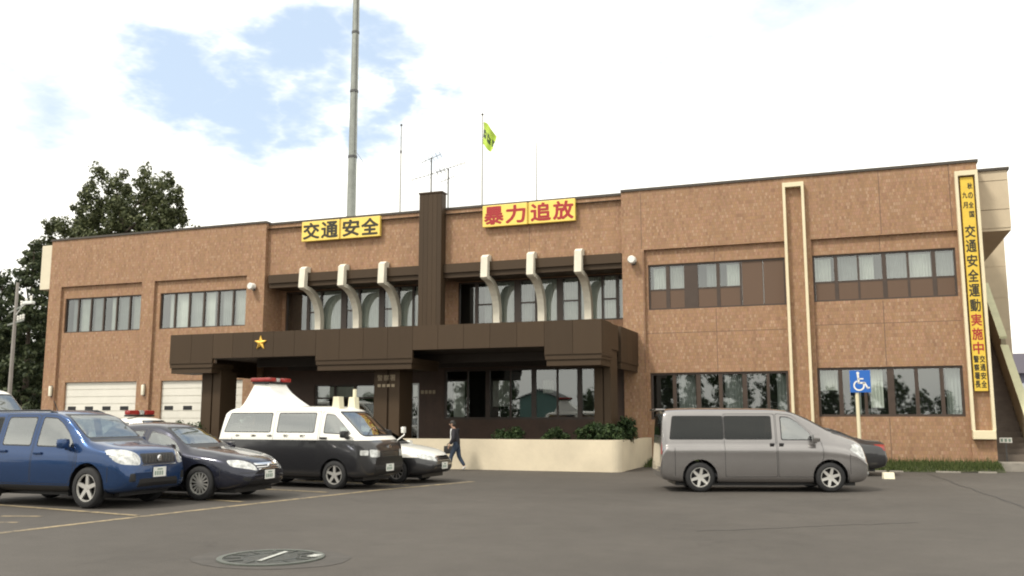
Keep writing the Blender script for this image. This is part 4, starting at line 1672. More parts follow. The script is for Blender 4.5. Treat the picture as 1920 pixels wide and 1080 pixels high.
def loft(sp):
    K = {k: pchip(sp[k]) for k in ('zb', 'w', 'zs', 'zc', 'wr', 'zt')}
    x0, x1 = sp['zt'][0][0], sp['zt'][-1][0]
    xs = set(np.round(np.linspace(x0, x1, int((x1 - x0) / .07)), 4))
    for k in K:
        for p in sp[k]:
            if x0 <= p[0] <= x1:
                xs.add(round(p[0], 4))
    for a, b in ((x0, .04), (x1, -.04)):
        xs.update([round(a + b * .35, 4), round(a + b, 4), round(a + 2 * b, 4)])
    xs = sorted(xs)
    xs = [x for i, x in enumerate(xs) if i == 0 or x - xs[i - 1] > .008]
    crease = sp.get('crease', .62)
    rings = []
    for x in xs:
        zb, w_, zs, zc, wr, zt = [K[k](x) for k in ('zb', 'w', 'zs', 'zc', 'wr', 'zt')]
        zc = min(zc, zt - .012)
        zs = min(zs, zc - .02)
        zs = max(zs, zb + .12)
        zc = max(zc, zs + .015)
        zt = max(zt, zc + .01)
        wr = min(wr, w_ - .015)
        zm = zb + (zs - zb) * crease
        hs_ = sp.get('belt_in', .03)
        pts = [(0, zb), (max(.05, w_ - .16), zb), (w_ - .035, zb + .05), (w_ - .006, zb + (zm - zb) * .45), (w_, zm), (w_ - hs_ * .35, zm + (zs - zm) * .6), (w_ - hs_, zs), (wr, zc), (wr - .10 if wr > .3 else wr * .7, zc + (zt - zc) * .62), (wr * .4, zt - (zt - zc) * .06), (0, zt)]
        gi_ = 6
        if sp.get('ledge'):
            zl = zm + (zs - zm) * sp['ledge']
            pts[5:6] = [(w_ - .002, zl), (w_ - .056, zl + min(.065, (zs - zl) * .42)), (w_ - hs_ * .95, zl + (zs - zl) * .7)]
            gi_ = 8
        P = [Vector(p) for p in pts]
        ring_ = []
        for i in range(len(P) - 1):
            nn = 2 if i == 0 else 3
            p0, p1, p2, p3 = P[max(i - 1, 0)], P[i], P[i + 1], P[min(i + 2, len(P) - 1)]
            l_ = (p2 - p1).length
            t1 = (p2 - p0).normalized() * l_ if i > 0 else (p2 - p1)
            t2 = (p3 - p1).normalized() * l_ if i < len(P) - 2 else (p2 - p1)
            if i == 0:
                t2 = p2 - p1
            if i == gi_:      # straight side glass
                t1, t2 = (p2 - p1) + Vector((.05, 0)), (p2 - p1) + Vector((-.05, 0))      # glass slightly bowed outwards
            for k in range(nn):
                t_ = k / nn
                ring_.append(p1 * (2 * t_ ** 3 - 3 * t_ ** 2 + 1) + t1 * (t_ ** 3 - 2 * t_ ** 2 + t_) * .8 + p2 * (-2 * t_ ** 3 + 3 * t_ ** 2) + t2 * (t_ ** 3 - t_ ** 2) * .8)
        ring_.append(P[-1])
        rings.append((x, ring_))
    bm = bmesh.new()
    V = []
    m_ = len(rings[0][1])
    for x, rg in rings:
        Rv = [bm.verts.new((x, -p.x, p.y)) for p in rg]
        Lv = [Rv[0]] + [bm.verts.new((x, p.x, p.y)) for p in rg[1:-1]] + [Rv[-1]]
        V.append((Rv, Lv))
    for i in range(len(V) - 1):
        for j in range(m_ - 1):
            a, b = V[i], V[i + 1]
            bm.faces.new([a[0][j], b[0][j], b[0][j + 1], a[0][j + 1]])
            bm.faces.new([a[1][j], a[1][j + 1], b[1][j + 1], b[1][j]])
    for (Rv, Lv), flip in ((V[0], True), (V[-1], False)):
        for j in range(m_ - 1):
            q = [Rv[j], Lv[j], Lv[j + 1], Rv[j + 1]]
            q2 = []
            for v in q:
                if v not in q2:
                    q2.append(v)
            if len(q2) >= 3:
                bm.faces.new(q2[::-1] if flip else q2)
    bmesh.ops.recalc_face_normals(bm, faces=bm.faces)
    return bm


def wheel(parent, x, y, r_, wd, side, spokes=5, rim_m=None, steel=False):
    """tyre and rim; side is -1 for the right-hand side"""
    w_ = MB()
    w_.lathe([(0, -.02 * side), (r_ * .62, -.02 * side), (r_ * .62, -.06 * side), (0, -.06 * side)], (x, y, r_), 'y', 24)
    wo = w_.build('wheel', BLACK, parent, local=True)
    o = MB()
    h = wd / 2
    prof = [(r_ * .66, -h * .8), (r_ * .70, -h), (r_ * .88, -h), (r_ * .97, -h * .8), (r_, -h * .5), (r_, h * .5), (r_ * .97, h * .8), (r_ * .88, h), (r_ * .70, h), (r_ * .66, h * .8), (r_ * .66, -h * .8)]
    o.lathe(prof, (x, y, r_), 'y', 32)
    o.build('tyre', RUBBER, wo, smooth=50, local=True)
    q = MB()
    e = side * h * .80
    q.lathe([(r_ * .67, -h * .8), (r_ * .67, e * .9), (r_ * .69, e * 1.02), (r_ * .62, e * 1.02), (r_ * .59, e * .7), (r_ * .59, -h * .6)], (x, y, r_), 'y', 32)
    q.lathe([(0, e * .9), (r_ * .12, e * .9), (r_ * .15, e * .7), (r_ * .15, 0)], (x, y, r_), 'y', 16)
    if steel:
        q.lathe([(0, e * .75), (r_ * .2, e * .75), (r_ * .3, e * .45), (r_ * .5, e * .55), (r_ * .6, e * .6)], (x, y, r_), 'y', 32)
    n0 = len(q.v)
    for k in range(spokes):
        a = 2 * PI * k / spokes + .3
        wi, wo_ = (r_ * .11, r_ * .085) if spokes < 9 else (r_ * .035, r_ * .045)
        pts = [(r_ * .08, -wi), (r_ * .62, -wo_), (r_ * .62, wo_), (r_ * .08, wi)]
        ca, sa = math.cos(a), math.sin(a)
        va = [(x + p[0] * ca - p[1] * sa, y + e * (.95 if p[0] > r_ * .3 else .85), r_ + p[0] * sa + p[1] * ca) for p in pts]
        vb = [(p[0], p[1] - e * .35, p[2]) for p in va]
        q.add(va + vb, [[0, 1, 2, 3], [7, 6, 5, 4], [0, 4, 5, 1], [1, 5, 6, 2], [2, 6, 7, 3], [3, 7, 4, 0]])
    q.build('rim', rim_m or ALLOY, wo, smooth=30, local=True)


def plate(parent, x, y, z, face=1):
    g = MB()
    g.bbox(x - .006, x + .006, y - .17, y + .17, z - .085, z + .085, .004)
    o = g.build('licence_plate', PLATE, parent, local=True)
    g = MB()
    xx = x + face * .0075
    for k in range(4):
        ya = y + face * (-.12 + k * .062)
        g.box(min(xx, xx + .001), max(xx, xx + .001), ya - .020, ya + .020, z - .055, z + .015)
    g.box(min(xx, xx + .001), max(xx, xx + .001), y - .07, y + .07, z + .035, z + .06)
    g.build('plate_marks', PLATEMK, o, local=True)


def make_car(name, label, cat, sp, loc, rz, paint, lower=None, group=None):
    root = thing(name, label, cat, (loc[0], loc[1], 0), rz, group)
    bm = loft(sp)
    bvh = BVHTree.FromBMesh(bm)

    def skin(side, u, v):
        """point on the skin seen from a side"""
        ax, sg = AX[side]
        o_ = [0, 0, v]
        o_[1 - ax] = u
        o_[ax] = sg * 5
        d_ = [0, 0, 0]
        d_[ax] = -sg
        hit = bvh.ray_cast(Vector(o_), Vector(d_))
        return hit[0] if hit[0] is not None else Vector(o_)
    wr_, wt = sp['wheel']
    xf, xr = sp['axles']
    track = sp['track']
    mats = [paint, BLACK, lower or paint, CHROME]
    if lower:
        zsplit = sp['split']
        bmesh.ops.bisect_plane(bm, geom=bm.faces[:] + bm.edges[:] + bm.verts[:], dist=1e-5, plane_co=(0, 0, zsplit), plane_no=(0, 0, 1))
        for f in bm.faces:
            c_ = f.calc_center_median()
            if c_.z < zsplit and not (sp.get('hood_white') and f.normal.z > .75 and c_.z > .6):
                f.material_index = 2
    for side in 'RL':
        for xw in (xf, xr):
            r_ = wr_ * sp.get('arch', 1.14)
            lip = cutfaces(bm, circ(xw, wr_ * 1.02, r_ + .035), side, .25)
            if sp.get('lip'):
                for f in lip:
                    f.material_index = 1
            fs = cutfaces(bm, circ(xw, wr_ * 1.02, r_), side, .25)
            bmesh.ops.delete(bm, geom=fs, context='FACES')
        if sp.get('sill'):
            a, b, c_, d_ = sp['sill']
            for f in cutfaces(bm, [Vector((a, c_)), Vector((b, c_)), Vector((b, d_)), Vector((a, d_))], side, .2):
                f.material_index = 1
    # bumper lower grilles and other dark patches in the skin
    for side, poly, mi in sp.get('patch', []):
        for f in cutfaces(bm, rpoly(poly, .03), side, .15):
            f.material_index = mi
    # glass, lamps
    for side, poly, r_, pname, gm, seal, lim in sp.get('front', []):
        fs = cutfaces(bm, rpoly(poly, r_), side, sp.get('front_thr', .12), lim)
        if not fs:
            continue
        nb = split_off(bm, fs)
        if seal:
            inner = cutfaces(nb, shrink(rpoly(poly, r_), seal), side, -2)
            gb = split_off(nb, inner)
            po = bm_obj(gb, pname, gm, root)
            bm_obj(nb, pname + '_seal', BLACK, po)
        else:
            bm_obj(nb, pname, gm, root)
    # doors with their side windows
    for side in 'RL':
        for dr_ in sp.get('doors', []):
            poly = rpoly(dr_['poly'], .05)
            ringf = cutfaces(bm, poly, side, .12)
            nb = split_off(bm, ringf)
            inner = cutfaces(nb, shrink(poly, .010), side, -2)
            db = split_off(nb, inner)
            for f in nb.faces:
                f.material_index = 1
            seam = nb
            do = None
            gl_ = None
            wins = []
            for wp, wm in dr_.get('win', []):
                rp = rpoly(wp, .05)
                wf = cutfaces(db, rp, side, -2)
                if wf:
                    wb = split_off(db, wf)
                    gi = cutfaces(wb, shrink(rp, .022), side, -2)
                    gb = split_off(wb, gi)
                    wins.append((gb, wb, wm))
            do = bm_obj(db, 'door', mats, root)
            bm_obj(seam, 'door_gap', mats, do)
            for gb, wb, wm in wins:
                wo = bm_obj(gb, 'side_window', wm, do)
                bm_obj(wb, 'window_seal', BLACK, do)
            if 'handle' in dr_:
                hx, hz = dr_['handle']
                p = skin(side, hx, hz)
                sg = AX[side][1]
                g_ = MB()
                hw_ = dr_.get('hw', .10)
                g_.bbox(hx - hw_, hx + hw_, min(p.y, p.y + sg * .035) - .005, max(p.y, p.y + sg * .035) + .005, hz - .022, hz + .022, .01)
                g_.build('handle', dr_.get('hm', paint), do, local=True)
        for wp, wm in sp.get('fixed', []):
            rp = rpoly(wp, .05)
            wf = cutfaces(bm, rp, side, .12)
            if wf:
                wb = split_off(bm, wf)
                gi = cutfaces(wb, shrink(rp, .022), side, -2)
                gb = split_off(wb, gi)
                wo = bm_obj(gb, 'side_window', wm, root)
                bm_obj(wb, 'window_seal', BLACK, wo)
        for sd_, poly, mt_, nm in sp.get('sidelamps', []):
            fs = cutfaces(bm, rpoly(poly, .03), side, .12)
            if fs:
                bm_obj(split_off(bm, fs), nm, mt_, root)
    for a, b, c_, d_ in sp.get('seams', []):
        for side in 'RL':
            for f in cutfaces(bm, [Vector((a, c_)), Vector((b, c_)), Vector((b, d_)), Vector((a, d_))], side, .12):
                f.material_index = 1
    body = bm_obj(bm, 'body', mats, root)
    # underbody and wheel wells
    x0, x1 = sp['zt'][0][0], sp['zt'][-1][0]
    g_ = MB()
    zf = sp['zb'][len(sp['zb']) // 2][1]
    wm_ = max(p[1] for p in sp['w'])
    g_.box(x0 + .35, x1 - .35, -(track / 2 - wt * .65), track / 2 - wt * .65, zf - .06, .55)
    for xw in (xf, xr):
        for sg in (-1, 1):
            nn = 12
            rr = wr_ * sp.get('arch', 1.14) + .03
            for k in range(nn):
                a0, a1 = -.35 + (PI + .7) * k / nn, -.35 + (PI + .7) * (k + 1) / nn
                y0, y1 = sg * (track / 2 - wt * .7), sg * (wm_ - .025)
                P0 = (xw + rr * math.cos(a0), wr_ * 1.02 + rr * math.sin(a0))
                P1 = (xw + rr * math.cos(a1), wr_ * 1.02 + rr * math.sin(a1))
                g_.quad((P0[0], y0, P0[1]), (P1[0], y0, P1[1]), (P1[0], y1, P1[1]), (P0[0], y1, P0[1]))
    g_.build('underbody', BLACK, root, local=True, recalc=False)
    # cabin
    g_ = MB()
    ca, cb, zfl, zbl = sp['cabin']
    wc = wm_ - .13
    for x, wseat in sp['seats']:
        for yy in ((-.36, .36) if wseat != 'bench' else (-.42, 0, .42)):
            g_.bbox(x - .25, x + .25, yy - .24, yy + .24, zfl, zfl + .22, .05)
            g_.bbox(x - .36, x - .22, yy - .23, yy + .23, zfl + .1, zbl + .10, .05)
            g_.bbox(x - .36, x - .26, yy - .12, yy + .12, zbl + .14, zbl + .30, .04)
    g_.box(ca, cb, -wc, wc, zfl - .08, zfl)
    g_.build('seats', SEAT, root, local=True)
    g_ = MB()
    dx = sp['dash']
    g_.bbox(dx, dx + .45, -wc, wc, zbl - .32, zbl - .04, .06)
    g_.lathe([(.17, -.015), (.19, 0), (.17, .015), (.155, 0), (.17, -.015)], (dx - .14, -.36, zbl + .0), 'x', 16)
    g_.build('dashboard', SEAT, root, local=True)
    for xw in (xf, xr):
        for sg in (-1, 1):
            wheel(root, xw, sg * track / 2, wr_, wt, sg, sp.get('spokes', 5), sp.get('rim_m'))
    if 'mirror' in sp:
        mx_, mz = sp['mirror']
        for side in 'RL':
            sg = AX[side][1]
            p = skin(side, mx_, mz - .06)
            g_ = MB()
            ya, yb = p.y + sg * .04, p.y + sg * .24
            g_.bbox(mx_ - .07, mx_ + .09, min(ya, yb), max(ya, yb), mz - .03, mz + .14, .045)
            g_.bbox(mx_ - .02, mx_ + .06, min(p.y - sg * .03, ya + sg * .04), max(p.y - sg * .03, ya + sg * .04), mz - .06, mz + .01, .02)
            g_.build('wing_mirror', sp.get('mirror_m', paint), root, smooth=40, local=True)
    return root, skin


def paint(name, col, metal=.35, rough=.32):
    return mat(name, col, rough, metal, spec=.3, coat=.8, inner=(.05, .05, .05), noise=(.8, .05))


BLUE = paint('blue_paint', (0.018, 0.052, 0.145), .62, .25)
NAVY = paint('navy_paint', (0.024, 0.026, 0.042), .6, .25)
SILVER = paint('silver_paint', (0.285, 0.272, 0.268), .80, .24)
PWHITE = mat('police_white', (.80, .79, .74), .35, coat=.8, inner=(.3, .3, .28))
PBLACK = mat('police_black', (.014, .014, .016), .3, coat=1.0, inner=(.05, .05, .05))

# ---- silver minivan
ELG = dict(
    zb=[(-2.36, .40), (-2.28, .28), (-1.9, .22), (1.9, .20), (2.2, .22), (2.37, .28), (2.44, .38)],
    w=[(-2.36, .74), (-2.30, .83), (-2.1, .885), (-1.2, .897), (1.6, .895), (2.0, .85), (2.25, .76), (2.38, .64), (2.44, .54)],
    zs=[(-2.36, .60), (-2.30, .98), (-2.2, 1.12), (-1, 1.13), (.9, 1.13), (1.6, 1.09), (2.1, .95), (2.44, .66)],
    zc=[(-2.36, .66), (-2.31, 1.3), (-2.26, 1.72), (-2.0, 1.78), (.2, 1.79), (.6, 1.76), (1.0, 1.60), (1.4, 1.37), (1.7, 1.22), (2.1, 1.07), (2.33, .94), (2.44, .76)],
    wr=[(-2.36, .60), (-2.25, .70), (-1.5, .725), (.4, .71), (1.0, .72), (1.5, .76), (1.9, .74), (2.25, .62), (2.44, .42)],
    zt=[(-2.36, .70), (-2.33, 1.25), (-2.28, 1.80), (-2.2, 1.88), (-1.5, 1.91), (.1, 1.90), (.6, 1.86), (1.0, 1.73), (1.4, 1.52), (1.62, 1.40), (1.85, 1.30), (2.15, 1.20), (2.33, 1.08), (2.41, .95), (2.44, .82)],
    crease=.66, belt_in=.075, ledge=.55, wheel=(.335, .215), arch=1.19, axles=(1.475, -1.475), track=1.56,
    sill=None,
    front=[('F', [(-.73, 1.35), (.73, 1.35), (.66, 1.835), (-.66, 1.835)], .05, 'windscreen', CGLASS, .03, .3),
           ('B', [(-.64, 1.24), (.64, 1.24), (.60, 1.76), (-.60, 1.76)], .06, 'rear_window', TGLASS, .03, 2.2),
           ('F', [(-.36, .72), (.36, .72), (.40, .94), (-.40, .94)], .04, 'grille', BLACK, 0, 1.9),
           ('F', [(.42, .76), (.76, .80), (.76, 1.08), (.46, .96)], .05, 'headlight', LENS, 0, 1.5),
           ('F', [(-.42, .76), (-.76, .80), (-.76, 1.08), (-.46, .96)], .05, 'headlight', LENS, 0, 1.5),
           ('B', [(.70, .85), (.80, .85), (.80, 1.55), (.70, 1.55)], .03, 'tail_light', REDLENS, 0, 2.31),
           ('B', [(-.70, .85), (-.80, .85), (-.80, 1.55), (-.70, 1.55)], .03, 'tail_light', REDLENS, 0, 2.31)],
    patch=[('F', [(-.70, 1.29), (.70, 1.29), (.72, 1.345), (-.72, 1.345)], 1), ('F', [(-.5, .30), (.5, .30), (.5, .52), (-.5, .52)], 1), ('F', [(-.36, .76), (.36, .76), (.36, .785), (-.36, .785)], 3), ('F', [(-.38, .83), (.38, .83), (.38, .855), (-.38, .855)], 3), ('F', [(-.40, .90), (.40, .90), (.40, .935), (-.40, .935)], 3)],
    doors=[dict(poly=[(.30, .34), (1.16, .34), (1.34, .80), (1.32, 1.12), (.68, 1.74), (.30, 1.78)], win=[([(.40, 1.165), (1.14, 1.165), (1.06, 1.32), (.80, 1.58), (.60, 1.70), (.40, 1.715)], CGLASS)], handle=(.40, 1.08), hm=BLACK, hw=.05),
           dict(poly=[(-.90, .34), (.28, .34), (.28, 1.77), (-.90, 1.77)], win=[([(-.888, 1.18), (.20, 1.18), (.20, 1.725), (-.888, 1.725)], TGLASS)], handle=(.19, 1.08), hm=BLACK, hw=.05)],
    sidelamps=[(q, [(1.96, .95), (2.20, .77), (2.40, .74), (2.38, .98), (2.10, 1.09)], LENS, 'headlight') for q in 'RL'],
    fixed=[([(-2.15, 1.18), (-.902, 1.18), (-.902, 1.725), (-2.07, 1.725)], TGLASS)],
    seams=[(1.93, 1.942, .40, .86), (-2.04, -2.028, .36, 1.0)],
    cabin=(-2.0, 1.3, .42, 1.05), seats=[(-1.5, 'bench'), (-.5, 'bench'), (.55, 'two')], dash=1.05, mirror=(1.14, 1.16), spokes=6)
van, skin = make_car('silver_minivan', 'silver grey minivan parked side on in front of the right brick wing', 'minivan', ELG, (-2.21, 22.77), R(18.5), SILVER)
plate(van, 2.452, 0, .55)
g = MB()
g.bbox(-2.42, -2.20, -.58, .58, 1.84, 1.89, .02)
g.build('roof_spoiler', SILVER, van, smooth=40, local=True)
g = MB()
g.tube([(1.80, -.62, 1.33), (1.62, -.1, 1.42)], .014, 5)
g.tube([(1.80, .05, 1.34), (1.62, .55, 1.42)], .014, 5)
g.build('wiper', BLACK, van, local=True)
for s_ in (-1, 1):
    g = MB()
    p = skin('F', s_ * .52, .40)
    g.lathe([(0, .02), (.05, .015), (.055, 0)], (p.x - .01, p.y, p.z), 'x', 12)
    g.build('fog_lamp', LENS, van, smooth=True, local=True)

# ---- blue SUV
XTR = dict(
    zb=[(-2.34, .42), (-2.25, .32), (-1.9, .26), (1.8, .26), (2.05, .28), (2.2, .34), (2.245, .42)],
    w=[(-2.34, .72), (-2.26, .82), (-2.0, .88), (-1, .892), (1.5, .892), (1.9, .875), (2.1, .83), (2.2, .75), (2.245, .66)],
    zs=[(-2.34, .60), (-2.26, .95), (-2.1, 1.04), (.5, 1.01), (1.2, 1.0), (1.7, .96), (2.0, .88), (2.245, .62)],
    zc=[(-2.34, .66), (-2.24, 1.25), (-2.08, 1.56), (-1.6, 1.615), (.1, 1.615), (.5, 1.54), (.9, 1.29), (1.2, 1.11), (1.5, 1.04), (2.0, .97), (2.2, .85), (2.245, .72)],
    wr=[(-2.34, .58), (-2.1, .64), (-1, .675), (.3, .67), (.8, .71), (1.2, .78), (1.8, .76), (2.1, .66), (2.245, .52)],
    zt=[(-2.34, .70), (-2.28, 1.1), (-2.16, 1.52), (-2.0, 1.64), (-1.2, 1.69), (0, 1.685), (.45, 1.61), (.9, 1.36), (1.22, 1.16), (1.5, 1.11), (1.95, 1.04), (2.14, .96), (2.22, .85), (2.245, .76)],
    crease=.66, belt_in=.04, wheel=(.352, .225), arch=1.20, axles=(1.315, -1.315), track=1.56, lip=False,
    sill=(-.95, .95, .2, .38),
    front=[('F', [(-.70, 1.18), (.70, 1.18), (.60, 1.62), (-.60, 1.62)], .07, 'windscreen', CGLASS, .03, .2),
           ('B', [(-.58, 1.12), (.58, 1.12), (.5, 1.52), (-.5, 1.52)], .06, 'rear_window', TGLASS, .03, 1.5),
           ('F', [(-.44, .75), (.44, .75), (.47, .93), (-.47, .93)], .04, 'grille', BLACK, 0, 1.9),
           ('F', [(.50, .73), (.86, .76), (.86, 1.01), (.62, 1.0), (.48, .90)], .08, 'headlight', LENS, 0, 1.5),
           ('F', [(-.50, .73), (-.86, .76), (-.86, 1.01), (-.62, 1.0), (-.48, .90)], .08, 'headlight', LENS, 0, 1.5)],
    patch=[('F', [(-.68, 1.13), (.68, 1.13), (.69, 1.176), (-.69, 1.176)], 1), ('F', [(-.56, .36), (.56, .36), (.50, .50), (-.50, .50)], 1), ('F', [(-.74, .46), (-.60, .46), (-.62, .60), (-.72, .60)], 1), ('F', [(.74, .46), (.60, .46), (.62, .60), (.72, .60)], 1)],
    doors=[dict(poly=[(-.10, .40), (.86, .40), (.97, .62), (1.0, .98), (.52, 1.48), (.30, 1.60), (-.10, 1.612)], win=[([(-.03, 1.045), (.95, 1.03), (.90, 1.13), (.50, 1.45), (.30, 1.555), (-.03, 1.57)], CGLASS)], handle=(.06, .93)),
           dict(poly=[(-1.0, .40), (-.12, .40), (-.12, 1.612), (-1.0, 1.612)], win=[([(-.93, 1.06), (-.18, 1.05), (-.18, 1.57), (-.93, 1.57)], CGLASS)], handle=(-.86, .96))],
    fixed=[([(-1.85, 1.10), (-1.06, 1.07), (-1.06, 1.57), (-1.72, 1.55)], TGLASS)],
    seams=[(1.80, 1.812, .45, .72), (1.03, 1.042, .45, .99)], cabin=(-1.9, 1.0, .45, 1.03), seats=[(-.75, 'bench'), (.2, 'two')], dash=.75, mirror=(.80, 1.05), spokes=5)


def place(px, py, axle_x, half, rz, sc=1.0):
    """car position on the ground from the picture position of its front right tyre"""
    d = ray(px, py)
    t_ = -CAMZ / d.z
    p_ = Vector((d.x * t_, d.y * t_))
    return p_ - Vector((axle_x * math.cos(rz) + half * math.sin(rz), axle_x * math.sin(rz) - half * math.cos(rz))) * sc


a_ = R(1)
suv, skin = make_car('blue_suv', 'metallic blue suv with roof rails at the left edge of the car park', 'car', XTR, place(170, 953, 1.315, .78, a_, .98), a_, BLUE)
suv.scale = (.97, 1.03, 1.09)
plate(suv, 2.262, 0, .60)
g = MB()
for k in range(9):
    y = -.36 + k * .09
    g.box(2.222, 2.245, y - .006, y + .006, .77, .91)
g.box(2.20, 2.252, -.46, .46, .725, .742)
g.lathe([(0, .03), (.05, .028), (.06, 0)], (2.238, 0, .84), 'x', 14)
g.build('grille_bar', CHROME, suv, local=True)
for s_ in (-1, 1):
    g = MB()
    g.tube([(-1.75, s_ * .60, 1.62), (-1.6, s_ * .61, 1.675), (.0, s_ * .61, 1.68), (.2, s_ * .60, 1.63)], .018, 7)
    g.build('roof_rail', BLACK, suv, smooth=True, local=True)
g = MB()
g.tube([(-.1, -.3, 1.65), (-.25, -.3, 1.86)], .008, 5)
g.build('aerial', BLACK, suv, local=True)
g = MB()
g.bbox(1.06, 1.22, -.62, -.40, 1.02, 1.03, .004)
g.bbox(1.06, 1.2, -.28, .2, 1.02, 1.03, .004)
g.build('dashboard_papers', WHITE, suv, local=True)

# ---- dark sedan
SED = dict(
    zb=[(-2.36, .42), (-2.28, .30), (-1.9, .22), (1.9, .20), (2.2, .24), (2.38, .30), (2.44, .40)],
    w=[(-2.36, .70), (-2.28, .80), (-2.0, .86), (-1, .882), (1.3, .88), (1.8, .85), (2.15, .76), (2.36, .62), (2.44, .50)],
    zs=[(-2.36, .60), (-2.26, .86), (-1.8, .93), (-.8, .92), (.8, .87), (1.4, .81), (2.0, .70), (2.44, .52)],
    zc=[(-2.36, .68), (-2.3, .94), (-1.85, 1.0), (-1.5, 1.08), (-1.1, 1.25), (-.7, 1.35), (0, 1.37), (.35, 1.30), (.75, 1.10), (1.05, .95), (1.5, .86), (2.1, .75), (2.35, .64), (2.44, .56)],
    wr=[(-2.36, .58), (-2.0, .68), (-1.5, .64), (-.9, .56), (0, .55), (.5, .60), (1.05, .72), (1.7, .74), (2.2, .58), (2.44, .38)],
    zt=[(-2.36, .74), (-2.32, .98), (-2.2, 1.06), (-1.85, 1.09), (-1.5, 1.18), (-1.1, 1.35), (-.75, 1.45), (-.2, 1.475), (.2, 1.44), (.6, 1.25), (1.08, 1.00), (1.5, .95), (2.05, .84), (2.3, .74), (2.40, .66), (2.44, .60)],
    crease=.64, belt_in=.04, wheel=(.325, .205), arch=1.13, axles=(1.40, -1.375), track=1.52,
    sill=None,
    front=[('F', [(-.66, 1.03), (.66, 1.03), (.50, 1.38), (-.50, 1.38)], .06, 'windscreen', CGLASS, .03, .1),
           ('B', [(-.60, 1.12), (.60, 1.12), (.48, 1.38), (-.48, 1.38)], .06, 'rear_window', TGLASS, .03, .6),
           ('F', [(.40, .55), (.78, .64), (.76, .76), (.58, .76), (.42, .68)], .06, 'headlight', LENS, 0, 1.5),
           ('F', [(-.40, .55), (-.78, .64), (-.76, .76), (-.58, .76), (-.42, .68)], .06, 'headlight', LENS, 0, 1.5),
           ('B', [(.46, .76), (.80, .76), (.80, .96), (.50, .94)], .04, 'tail_light', REDLENS, 0, 1.6),
           ('B', [(-.46, .76), (-.80, .76), (-.80, .96), (-.50, .94)], .04, 'tail_light', REDLENS, 0, 1.6)],
    patch=[('F', [(-.62, .985), (.62, .985), (.62, 1.028), (-.62, 1.028)], 1), ('F', [(-.60, .25), (.60, .25), (.52, .38), (-.52, .38)], 1), ('F', [(-.36, .55), (.36, .55), (.40, .70), (-.40, .70)], 1), ('F', [(-.36, .575), (.36, .575), (.36, .590), (-.36, .590)], 3), ('F', [(-.38, .615), (.38, .615), (.38, .630), (-.38, .630)], 3), ('F', [(-.39, .66), (.39, .66), (.40, .70), (-.40, .70)], 3), ('F', [(-.72, .515), (.72, .515), (.72, .527), (-.72, .527)], 1), ('F', [(.56, .36), (.68, .38), (.68, .45), (.56, .43)], 1), ('F', [(-.56, .36), (-.68, .38), (-.68, .45), (-.56, .43)], 1)],
    doors=[dict(poly=[(-.05, .30), (.86, .30), (.98, .55), (.98, .86), (.52, 1.22), (-.05, 1.36)], win=[([(.02, .93), (.90, .90), (.80, 1.02), (.44, 1.22), (.02, 1.31)], CGLASS)], handle=(.08, .84)),
           dict(poly=[(-.98, .30), (-.07, .30), (-.07, 1.36), (-.75, 1.32), (-1.15, 1.1), (-1.15, .8)], win=[([(-.98, .96), (-.13, .94), (-.13, 1.32), (-.62, 1.30), (-.95, 1.16)], CGLASS)], handle=(-.98, .87))],
    fixed=[], seams=[(1.86, 1.872, .35, .60)], cabin=(-1.2, 1.0, .36, .92), seats=[(-.75, 'bench'), (.15, 'two')], dash=.70, mirror=(.78, .92), spokes=14)


rz = R(2)
sed, skin = make_car('dark_sedan', 'dark navy sedan with large oval headlights parked beside the blue suv', 'car', SED, place(377, 938, 1.40, .76, rz, 1.05), rz, NAVY)
sed.scale = (1.05, 1.06, 1.08)
plate(sed, 2.46, -.02, .47)
g = MB()
p = skin('F', 0, .63)
g.lathe([(0, .03), (.045, .028), (.05, 0)], (p.x - .005, 0, .63), 'x', 14)
g.build('emblem', CHROME, sed, local=True)

# ---- black sedan behind the minivan: only its tail shows
rz = R(187)
blk, skin = make_car('black_sedan', 'black sedan mostly hidden behind the silver minivan with its red tail light showing', 'car', SED, (-1.55, 29.3), rz, PBLACK)
blk.scale = (1, 1, .95)
plate(blk, -2.375, 0, .62, -1)

# ---- police sedans
POL = dict(SED)
POL.update(split=.665, spokes=10, rim_m=mat('dull_rim', (.30, .29, .28), .45, .5), hood_white=True)
rz = R(-1)


def lightbar(car, x, z, w_=.56):
    g_ = MB()
    g_.bbox(x - .13, x + .13, -w_, w_, z, z + .05, .02)
    lb = g_.build('light_bar', BLACK, car, local=True)
    for k, (ya, yb, mt_) in enumerate(((-w_, -.12, REDLENS), (-.10, .10, LENS), (.12, w_, REDLENS))):
        g_ = MB()
        g_.bbox(x - .12, x + .12, ya, yb, z + .052, z + .18, .04)
        g_.build('beacon', mt_, lb, smooth=40, local=True)


pol, skin = make_car('patrol_car', 'black and white patrol car nose out beyond the police van', 'police car', POL, place(747, 906, 1.40, .76, rz, .95), rz, PWHITE, PBLACK, 'black and white patrol cars')
pol.scale = (.94, .98, 1.0)
plate(pol, 2.46, 0, .44)
lightbar(pol, -.3, 1.48)
pol2 = copy_tree(pol)
pol2.location = (-21.6, 24.2, 0)
pol2.scale = (.94, .98, 1.16)
pol2.rotation_euler = (0, 0, R(-2))
pol2['label'] = 'black and white patrol car parked in the back row before the garage doors'

